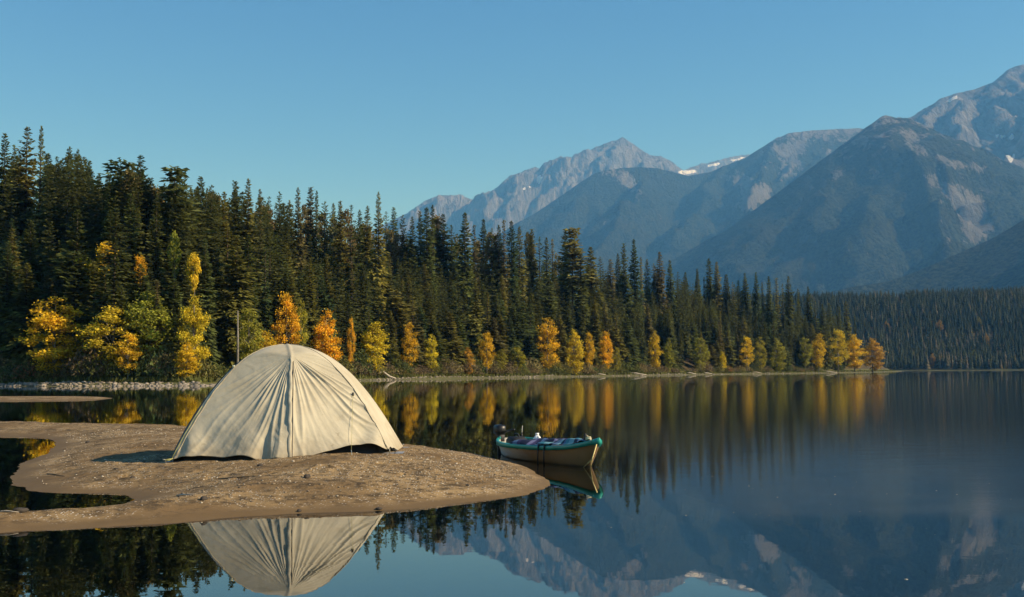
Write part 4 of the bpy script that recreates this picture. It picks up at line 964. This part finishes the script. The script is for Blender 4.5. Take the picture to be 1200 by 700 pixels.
# zip flap down the front
pts = []
for i in range(26):
    f = i / 25; zq = 1.30 + (.02 - 1.30) * f; xq = Bp.x + (Cp.x - Bp.x) * f; pts.append(fly_pt(xq, zq, .0))
for it in range(2): pts = [pts[0]] + [(pts[i - 1] + pts[i] * 2 + pts[i + 1]) / 4 for i in range(1, 25)] + [pts[-1]]
t = MB(); V, Fc = [], []
prof = [(-.026, .001), (-.018, .006), (-.006, .010), (.008, .009), (.016, .005), (.020, .0005)]
for i, q in enumerate(pts):
    wob_ = .012 * math.sin(i * 1.1) + .008 * math.sin(i * 2.7); s_ = min(1, .35 + i / 9)
    for (a, b) in prof: V.append((q.x + (a + wob_ * .5) * s_, q.y - b * s_ - .006 + wob_ * .3, q.z + b * .5 * s_))
m_ = len(prof)
for i in range(len(pts) - 1):
    for j in range(m_ - 1): Fc.append((i * m_ + j, i * m_ + j + 1, (i + 1) * m_ + j + 1, (i + 1) * m_ + j))
t.add(V, Fc); zf = t.build('zip_flap', M_can, tent); sm = zf.modifiers.new('thick', 'SOLIDIFY'); sm.thickness = .004
M_zip = simple('dark_zip', (.06, .055, .05), .6, .3, .3, 30, .001)
t = MB(); t.tube([q + Vector((.030, -.008, .003)) for q in pts[1:]], .005, 6); t.build('zip', M_zip, tent)
# inner tent
x, y, z, wall, S_, TH = dome_surf(np.linspace(-PI, PI, 90, endpoint=False), np.linspace(.02, 1, 26), shrink=.93)
Vv = np.concatenate([np.stack([x, y + .0, np.maximum(z - .03, -.02)], -1).reshape(-1, 3), [[apx, 0, HT * .91]]])
me = bpy.data.meshes.new('inner_tent'); me.from_pydata(Vv.tolist(), [], grid_faces(90, 26, True).tolist() + [(i * 26, ((i + 1) % 90) * 26, 90 * 26) for i in range(90)]); me.update()
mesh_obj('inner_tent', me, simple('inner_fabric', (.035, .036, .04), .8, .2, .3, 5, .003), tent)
t = MB(); q = [(-1.44, -1.12), (0.2, -1.32), (1.62, -.95), (1.5, 1.15), (-1.25, 1.15)]
fl = [(a, b, bz(T0.x + a, T0.y + b) - T0.z + .012) for a, b in q]; ctr = (0.1, 0, max(v[2] for v in fl))
t.add(fl + [ctr], [(i, (i + 1) % 5, 5) for i in range(5)]); t.build('groundsheet', simple('grey_sheet', (.22, .23, .25), .5, .4, .2, 5, .004), tent, smooth=False)
# poles along the two front ridges and cords at their feet
M_pole = simple('pole_metal', (.30, .31, .28), .4, .5, .15, 20, .0005, .6)
M_cord = simple('yellow_cord', (.36, .34, .12), .7, .3, .2, 40, .001)
def ridge(th, out=-.006, s1=1.0, n=40):
    i = int(np.argmin(np.abs((ths - th + PI) % (2 * PI) - PI))); col_ = P3[i]; res = []
    for f in np.linspace(0, s1, n):
        j = int(np.argmin(np.abs(ss - max(.004, f)))); res.append(Vector(col_[j]) + Vector((0, 0, out)))
    return res
thFL = math.atan2(-1.15, -1.49); thFR = math.atan2(-.97, 1.32); thBL, thBR = math.atan2(1.1, -1.3), math.atan2(1.1, 1.3)
for a, b in ((thFL, thBR), (thFR, thBL)):
    t = MB(); pp = ridge(a, -.016)[::-1] + ridge(b, -.016)[1:]
    foot = pp[0].copy(); foot.z = bz(T0.x + foot.x, T0.y + foot.y) - T0.z - .02; bk = pp[-1].copy(); bk.z = bz(T0.x + bk.x, T0.y + bk.y) - T0.z - .02
    t.tube([foot] + pp + [bk], .0065, 6); t.build('pole', M_pole, tent)
corner = {}
for nm, th in (('L', thFL), ('R', thFR), ('BL', thBL), ('BR', thBR)):
    q = ridge(th)[-1]; g_ = bz(T0.x + q.x, T0.y + q.y) - T0.z; corner[nm] = Vector((q.x, q.y, g_))
    out = Vector((q.x, q.y, 0)).normalized(); e = q + out * .10; e.z = bz(T0.x + e.x, T0.y + e.y) - T0.z
    t = MB(); t.tube([Vector((e.x, e.y, e.z + .05)), Vector((e.x, e.y, e.z + .045)) - out * .0, Vector((e.x, e.y, e.z - .1)) - out * .05], [.008, .007, .004], 6); t.tube([Vector((e.x, e.y, e.z + .05)), Vector((e.x, e.y, e.z + .05)) + out * .03], .006, 6)
    t.build('peg', M_pole, tent)
    t = MB(); t.tube([q + Vector((0, 0, .02)), Vector((e.x, e.y, e.z + .045))], .006, 6); t.tube([q + Vector((.01, -.01, .03)), (q + e) / 2 + Vector((.012, -.012, .02)), Vector((e.x, e.y, e.z + .03))], .005, 6); t.build('corner_strap', M_cord if nm == 'L' else M_zip, tent)
M_seam = simple('seam_tape', (.36, .315, .225), .85, .2, .2, 20, .001)
for th in (thFL + .03, thFR - .03):
    t = MB(); t.tube([q + Vector((0, -.006, .004)) for q in ridge(th, .002, .985, 60)][2:], .007, 6); t.build('pole_sleeve', M_seam, tent)
# guy line on the right front panel, cord down the left edge
def loc_px(x, yy, Y): q = at(x, yy, Y) - T0; return q
ga = fly_pt(.93, .80, .02); gb = Vector((1.0, -1.30, 0)); gb.z = bz(T0.x + gb.x, T0.y + gb.y) - T0.z
t = MB(); t.tube([ga, ga.lerp(gb, .5) + Vector((0, 0, -.01)), gb + Vector((0, 0, .03))], .0019, 6); t.build('guy_line', M_cord, tent)
t = MB(); t.tube([gb + Vector((0, 0, .06)), gb + Vector((.02, -.03, -.08))], [.006, .004], 6); t.build('peg', M_pole, tent)
t = MB(); t.box(ga + Vector((0, -.004, 0)), (.03, .010, .045)); t.build('tie_tab', M_zip, tent)
t = MB(); rl = ridge(thFL, .0, 1.0, 30); t.tube([q + Vector((-.012, -.012, .004)) for q in rl[22:]], .004, 6); t.build('edge_cord', M_cord, tent)
t = MB(); q = rl[14]; t.box(q + Vector((-.01, -.015, .01)), (.035, .015, .035)); t.build('buckle', simple('pale_buckle', (.55, .55, .40), .5, .4, .1, 20, .001), tent)

# ------------------------------------------------------------------ boat
bowT, stW = Vector((1.16, 15.05, 0)), Vector((-.09, 17.85, 0))
hd = (bowT - stW); LB = hd.length; hd.normalize(); rzB = math.atan2(hd.y, hd.x)
boat = empty('boat', (stW.x, stW.y, 0), rzB); tag(boat, 'small pale open boat with turquoise rim floating beside the sandbar tip', 'boat')
def bm_(t): return .50 * (max(0.0, min(1, (1 - t) / .62)) ** .62 if t > .38 else 1 - .72 * ((.38 - t) / .38) ** 2)
def sheer(t): return .225 + .10 * max(0, (t - .5) / .5) ** 2 + .055 * max(0, (t - .8) / .2) ** 2 + .03 * max(0, (.2 - t) / .2)
def keel(t): return -.07 + .13 * max(0, (t - .86) / .14) ** 2
def wlx(t, s): return LB * t - .27 * max(0, (t - .7) / .3) ** 1.5 * (1 - s)       # raked stem
def hull_pt(t, u, off=0.0):     # u -1..1 across, 0 keel
    b = max(bm_(t) - off, .004); s_ = abs(u); sg = 1 if u >= 0 else -1
    yy = sg * b * (min(1, s_ * 1.0) ** .62); zz = keel(t) + off + (sheer(t) - keel(t) - off) * s_ ** 2.3
    fr2 = s_ ** 2.3
    return (wlx(t, fr2), yy, zz)
def hull_mesh(off, t0=0.0, t1=1.0, nt=60, nu=33):
    V = [hull_pt(t0 + (t1 - t0) * i / (nt - 1), -1 + 2 * j / (nu - 1), off) for i in range(nt) for j in range(nu)]
    return V, [(i * nu + j, (i + 1) * nu + j, (i + 1) * nu + j + 1, i * nu + j + 1) for i in range(nt - 1) for j in range(nu - 1)]
k = N('hull_paint'); p = k.coord(); n1 = k.noise(3, 5, .6, p); sx = k.n('ShaderNodeSeparateXYZ', i_0=p).outputs
shade_tan = k.mix(n1, C(.20, .125, .055), C(.28, .18, .085)); pale = k.mix(n1, C(.46, .44, .40), C(.58, .56, .52))
c = k.mix(k.ramp(k.math('ADD', sx[0], k.math('MULTIPLY', n1, .8)), 1.2, 2.2), pale, shade_tan)  # tan forward half: shade and sand reflection painted into the hull colour
c = k.mix(k.ramp(k.noise(9, 6, .75, p, .5), .54, .70, 0, .6), c, C(.12, .09, .06))
c = k.mix(k.ramp(k.math('ADD', sx[2], k.math('MULTIPLY', n1, .04)), .05, .02), c, C(.10, .075, .045))
M_hull = k.done(k.bsdf(c, .35, .4, k.bump(n1, .3, .004)))
t = MB(); V, Fc = hull_mesh(0); t.add(V, Fc); V, Fc2 = hull_mesh(.02, 0, .985); t.add(V, [f[::-1] for f in Fc2]); t.build('hull', M_hull, boat)
t = MB(); nu = 33; V = [hull_pt(0, -1 + 2 * j / (nu - 1)) for j in range(nu)]; V2 = [(a - .025, b, c) for a, b, c in V]; t.add(V2 + V, [tuple(range(nu))] + [tuple(nu + j for j in range(nu))[::-1]] + [(j, j + 1, nu + j + 1, nu + j) for j in range(nu - 1)]); t.build('transom', M_hull, boat, smooth=False)
M_turq = simple('turquoise_paint', (.02, .27, .23), .35, .45, .15, 6, .001)
for sg in (-1, 1):
    t = MB(); n_ = 60; V, Fc = [], []
    for i in range(n_):
        tt = i / (n_ - 1) * .985; x_, y_, z_ = hull_pt(tt, sg)
        for (dy, dz) in ((.022, -.042), (.024, .012), (.014, .022), (-.022, .022), (-.030, .010), (-.026, -.012)): V.append((x_, y_ + sg * dy, z_ + dz))
    for i in range(n_ - 1):
        for j in range(6): Fc.append((i * 6 + j, i * 6 + (j + 1) % 6, (i + 1) * 6 + (j + 1) % 6, (i + 1) * 6 + j))
    Fc += [tuple(range(6)), tuple((n_ - 1) * 6 + j for j in range(6))[::-1]]
    t.add(V, Fc); t.build('gunwale', M_turq, boat)
t = MB(); n_ = 14; V, Fc = [], []      # rounded bow cap
for i in range(n_):
    f = i / (n_ - 1); tt = .885 + .118 * f; b = bm_(min(tt, 1)) + .024
    if tt > .985: b = max(.012, .055 * math.sqrt(max(0, 1 - ((tt - .985) / .0185) ** 2)))
    x_ = LB * tt; z_ = sheer(min(tt, 1))
    for j in range(9):
        a = PI * j / 8; V.append((x_, -math.cos(a) * b, z_ - .035 + .07 * math.sin(a) ** .7))
    V.append((x_, 0, z_ - .06))
for i in range(n_ - 1):
    for j in range(10): Fc.append((i * 10 + j, i * 10 + (j + 1) % 10, (i + 1) * 10 + (j + 1) % 10, (i + 1) * 10 + j))
Fc += [tuple(range(10))[::-1], tuple((n_ - 1) * 10 + j for j in range(10))]
t.add(V, Fc); t.build('bow_cap', M_turq, boat)
for tt in (.2, .42):
    t = MB(); b = bm_(tt) - .03; t.box((LB * tt, 0, sheer(tt) - .045), (.2, 2 * b, .025)); t.build('thwart', simple('thwart_wood', (.28, .19, .10), .6, .3, .3, 6, .002), boat)
# outboard motor at the stern
M_blk = simple('black_plastic', (.012, .012, .014), .4, .4, .2, 12, .001)
mo = empty('outboard_motor', (-.02, -.10, 0)); mo.parent = boat
t = MB(); t.box((-.06, 0, .385), (.22, .15, .15), bev=.028); t.box((-.05, 0, .315), (.13, .11, .05)); t.build('cowl', M_blk, mo)
t = MB(); t.box((-.08, 0, .13), (.07, .05, .38), bev=.015); t.box((-.10, 0, -.10), (.12, .03, .12), bev=.01); t.build('drive_leg', M_blk, mo)
t = MB(); t.tube([(.02, 0, .34), (.18, .05, .37), (.34, .08, .40)], [.014, .014, .018], 8); t.build('tiller', M_blk, mo)
t = MB(); t.box((.0, 0, .25), (.05, .12, .12), bev=.012); t.build('clamp', simple('motor_bracket', (.03, .03, .034), .6, .3, .2, 12, .001), mo)
# stores lying in the boat
M_bag = simple('dark_bag', (.02, .022, .028), .7, .3, .3, 10, .004)
def place(o): o.matrix_world = Matrix.Translation(boat.location) @ Matrix.Rotation(rzB, 4, 'Z') @ o.matrix_world; return o
bg = empty('gear_bag', (0, 0, 0))
t = MB(); t.box((0, 0, .08), (.34, .26, .16), bev=.05); t.build('body', M_bag, bg)
t = MB(); t.tube([(-.1, 0, .15), (-.06, 0, .20), (.06, 0, .20), (.1, 0, .15)], .012, 6); t.build('handle', M_bag, bg)
bg.location = (.50, -.06, .14); bpy.context.view_layer.update(); place(bg); tag(bg, 'black gear bag in the boat stern beside the motor', 'bag')
rod = empty('fishing_rod', (0, 0, 0)); t = MB(); t.tube([(0, 0, 0), (.005, 0, .06), (.015, .005, .13)], [.008, .006, .003], 6); t.build('blank', simple('pale_rod', (.6, .58, .5), .4, .4, .1, 20, .001), rod)
t = MB(); t.tube([(0, 0, -.1), (0, 0, .02)], .012, 7); t.build('grip', M_blk, rod)
rod.location = (.30, .12, .33); bpy.context.view_layer.update(); place(rod); tag(rod, 'short pale rod end standing up beside the motor at the boat stern', 'rod')
jug = empty('white_jug', (0, 0, 0)); M_wh = simple('white_plastic', (.80, .80, .78), .4, .4, .06, 8, .001)
t = MB(); t.tube([(0, 0, 0), (0, 0, .01), (0, 0, .15), (0, 0, .19), (0, 0, .215)], [.06, .07, .07, .045, .025], 16); t.build('body', M_wh, jug)
t = MB(); t.tube([(0, 0, .215), (0, 0, .245)], .028, 12); t.build('cap', M_wh, jug); t = MB(); t.tube([(.03, 0, .2), (.085, 0, .18), (.085, 0, .1), (.06, 0, .08)], .01, 7); t.build('handle', M_wh, jug)
jug.location = (1.16, -.02, .14); bpy.context.view_layer.update(); place(jug); tag(jug, 'white plastic jug standing in the middle of the boat', 'jug')
# covers draped across the boat
def cover(name, t0, t1, wL, wR, lift, cols, sc, ang, lab, cat, seed, hump=.05):
    nt, nw = 60, 44; V = []
    for i in range(nt):
        f = i / (nt - 1); tt = t0 + (t1 - t0) * f
        for j in range(nw):
            g = j / (nw - 1); u = -wL + (wL + wR) * g; skew = .05 * (g - .5)
            t_ = min(.985, max(.02, tt + skew)); b = bm_(t_) + .012; yy = u * b; z_ = sheer(t_) + lift + hump * (1 - min(1, abs(u)) ** 2) * (1 - .6 * (2 * f - 1) ** 4)
            z_ += .022 * float(vn(np.array(tt * LB * 4.0 + seed), np.array(u * 2.5))) + .014 * math.sin(u * 9 + tt * 13 + seed) * (1 - abs(u) ** 4)
            if abs(u) > 1: z_ -= (abs(u) - 1) * b * 2.5; yy = math.copysign(b + .006, u)
            V.append((LB * t_, yy, z_))
    Fc = [(i * nw + j, (i + 1) * nw + j, (i + 1) * nw + j + 1, i * nw + j + 1) for i in range(nt - 1) for j in range(nw - 1)]
    k = N(name + '_cloth'); p = k.coord(); s3 = k.n('ShaderNodeSeparateXYZ', i_0=p).outputs
    v = k.math('ADD', k.math('MULTIPLY', s3[0], math.cos(ang) * sc), k.math('MULTIPLY', s3[1], math.sin(ang) * sc)); v = k.math('ADD', v, k.math('MULTIPLY', k.noise(2.5, 2, .5, p), .35))
    rp = k.n('ShaderNodeValToRGB'); rp.color_ramp.interpolation = 'CONSTANT'; els = rp.color_ramp.elements
    while len(els) < len(cols): els.new(.5)
    for e, (ps, cc) in zip(els, cols): e.position = ps; e.color = C(*cc)
    k.set(rp, 'Fac', k.math('FRACT', v))
    m_ = k.done(k.bsdf(rp.outputs[0], .6, .3, k.bump(k.noise(30, 3, .6, p), .5, .003)))
    t = MB(); t.add(V, Fc); o = t.build(name, m_); s_ = o.modifiers.new('thick', 'SOLIDIFY'); s_.thickness = .008
    o.matrix_world = Matrix.Translation(boat.location) @ Matrix.Rotation(rzB, 4, 'Z'); tag(o, lab, cat); return o
NAV, VIO, LIL, TEAL, PALE, BLU = (.010, .010, .03), (.035, .022, .075), (.12, .12, .22), (.04, .20, .24), (.15, .32, .35), (.07, .12, .22)
cover('striped_blanket', .42, .70, 1.03, 1.0, .035, [(0, NAV), (.16, LIL), (.30, VIO), (.42, NAV), (.55, BLU), (.72, VIO), (.86, NAV)], 2.2, .75, 'violet and navy striped blanket draped over the middle of the boat', 'blanket', 3, .07)
cover('teal_tarp', .64, .90, 1.0, 1.0, .045, [(0, TEAL), (.15, PALE), (.36, NAV), (.48, BLU), (.66, PALE), (.78, NAV), (.9, BLU)], 2.0, .6, 'teal and pale blue striped tarp spread over the front of the boat', 'tarp', 8, .055)
# bow fitting
cl = empty('bow_cleat', (LB * .885, .0, sheer(.885) + .02)); cl.parent = boat
t = MB(); t.tube([(-.02, -.03, 0), (-.005, -.03, .07), (.03, -.035, .14)], [.02, .017, .012], 8); t.build('horn', M_blk, cl)
t = MB(); t.box((.03, .0, .02), (.13, .09, .05), bev=.018); t.build('base', M_blk, cl)
t = MB(); t.tube([(.05 + .035 * math.cos(a), .0 + .035 * math.sin(a), .05 + .010 * a / 3) for a in np.linspace(0, 13, 40)], .009, 6); t.tube([(.0, -.03, .05), (.02, -.02, .12), (.04, 0, .10)], .007, 6); t.build('rope_coil', simple('pale_rope', (.55, .48, .33), .8, .2, .2, 40, .001), cl)
# lines: bow line and two dark straps over the near side
def to_boat(v): return Matrix.Rotation(-rzB, 3, 'Z') @ (Vector(v) - boat.location)
b0 = Vector((LB * .995, -.03, sheer(1) - .06)); b1 = to_boat(at(694, 538, 14.85)); w0 = to_boat(ground(684, 548)); w1 = to_boat(ground(691, 548.5))
t = MB(); t.tube([b0, b0.lerp(b1, .5) + Vector((0, 0, -.004)), b1], .0085, 6); t.tube([b1, w0], .007, 6); t.tube([b1, w1 + Vector((0, 0, -.05))], .007, 6); t.tube([w0, w0.lerp(w1, .5) + Vector((0, 0, -.1))], .007, 6); t.build('bow_line', simple('yellow_rope', (.62, .50, .22), .7, .2, .2, 40, .001), boat)
for px in (633.5, 640.5):
    best = min(((abs(proj(boat.location + Matrix.Rotation(rzB, 3, 'Z') @ Vector(hull_pt(q, -1)))[0] - px), q) for q in np.linspace(.3, .95, 200)))[1]
    p_ = Vector(hull_pt(best, -1)); t = MB(); t.tube([p_ + Vector((0, .05, .035)), p_ + Vector((0, -.035, .02)), p_ + Vector((0, -.045, -.1)), Vector((p_.x, p_.y - .04, -.12))], [.012, .012, .011, .011], 6); t.build('mooring_strap', M_blk, boat)

# flecks floating on the water
n = 45; fx, fy = [], []
while len(fx) < n:
    q = ground(random.uniform(700, 1190), random.uniform(555, 606) if random.random() < .8 else random.uniform(600, 690))
    if sdf(np.array([q.x]), np.array([q.y]), bar_poly)[0] < -.1: fx.append(q.x); fy.append(q.y)
kind(mesh_obj('floating_debris', stones_mesh('floating_debris', np.column_stack([fx, fy, np.full(n, .001)]), .003 + .007 * RNG.random(n) ** 3, .25, .4, 1), simple('pale_fleck', (.55, .5, .4), .8, .2, .2, 20, .001), smooth=False), 'stuff')

# ------------------------------------------------------------------ air
h = MB(); z0_, z1_ = -4.2, 3000.0; e = 19500
h.add([(-e, -e, z0_), (e, -e, z0_), (e, e, z0_), (-e, e, z0_), (-e, -e, z1_), (e, -e, z1_), (e, e, z1_), (-e, e, z1_)], [(3, 2, 1, 0), (4, 5, 6, 7), (0, 1, 5, 4), (1, 2, 6, 5), (2, 3, 7, 6), (3, 0, 4, 7)])
hz = h.build('haze', None, smooth=False); k = N('haze_air'); pv = k.n('ShaderNodeVolumePrincipled')
k.set(pv, 'Color', C(.13, .43, 1.0)); k.set(pv, 'Absorption Color', C(1, 1, 1)); k.set(pv, 'Density', 7.8e-5); k.set(pv, 'Anisotropy', .1)
k.t.links.new(pv.outputs[0], k.out.inputs['Volume']); hz.data.materials.append(k.m); kind(hz, 'stuff')

# ------------------------------------------------------------------ light
EL, AZ = math.radians(31), math.radians(14)
S = Vector((math.cos(EL) * math.cos(AZ), -math.cos(EL) * math.sin(AZ), math.sin(EL)))
ld = bpy.data.lights.new('sun', 'SUN'); ld.energy = 4.8; ld.angle = math.radians(.53); ld.color = (1.0, .91, .77)
lo = bpy.data.objects.new('sun', ld); COL.objects.link(lo); lo.rotation_euler = (-S).to_track_quat('-Z', 'Y').to_euler(); lo.location = (60, -20, 40)
w = bpy.data.worlds.new('World'); SC.world = w; w.use_nodes = True; nt = w.node_tree; nt.nodes.clear()
sk = nt.nodes.new('ShaderNodeTexSky'); sk.sky_type = 'NISHITA'; sk.sun_disc = False; sk.sun_elevation = EL; sk.sun_rotation = math.atan2(S.x, S.y); sk.altitude = 2500; sk.air_density = 1.0; sk.dust_density = 0.25; sk.ozone_density = 3.0
bgd = nt.nodes.new('ShaderNodeBackground'); bgd.inputs['Strength'].default_value = .111
ow = nt.nodes.new('ShaderNodeOutputWorld'); hs = nt.nodes.new('ShaderNodeHueSaturation'); hs.inputs['Saturation'].default_value = 1.22; nt.links.new(sk.outputs[0], hs.inputs['Color']); nt.links.new(hs.outputs[0], bgd.inputs[0]); nt.links.new(bgd.outputs[0], ow.inputs[0])

SC.view_settings.view_transform = 'Standard'; SC.view_settings.look = 'None'; SC.view_settings.exposure = 0.6; SC.view_settings.gamma = 1.0; SC.view_settings.use_curve_mapping = False
SC.render.engine = 'CYCLES'; cy = SC.cycles
cy.max_bounces = 6; cy.diffuse_bounces = 3; cy.glossy_bounces = 3; cy.transmission_bounces = 4; cy.volume_bounces = 0; cy.transparent_max_bounces = 8; cy.caustics_reflective = False; cy.caustics_refractive = False
cy.use_adaptive_sampling = False; cy.use_denoising = True; cy.denoiser = 'OPENIMAGEDENOISE'; cy.sample_clamp_indirect = 6
try: cy.denoising_input_passes = 'RGB_ALBEDO_NORMAL'; cy.denoising_prefilter = 'ACCURATE'
except Exception: pass
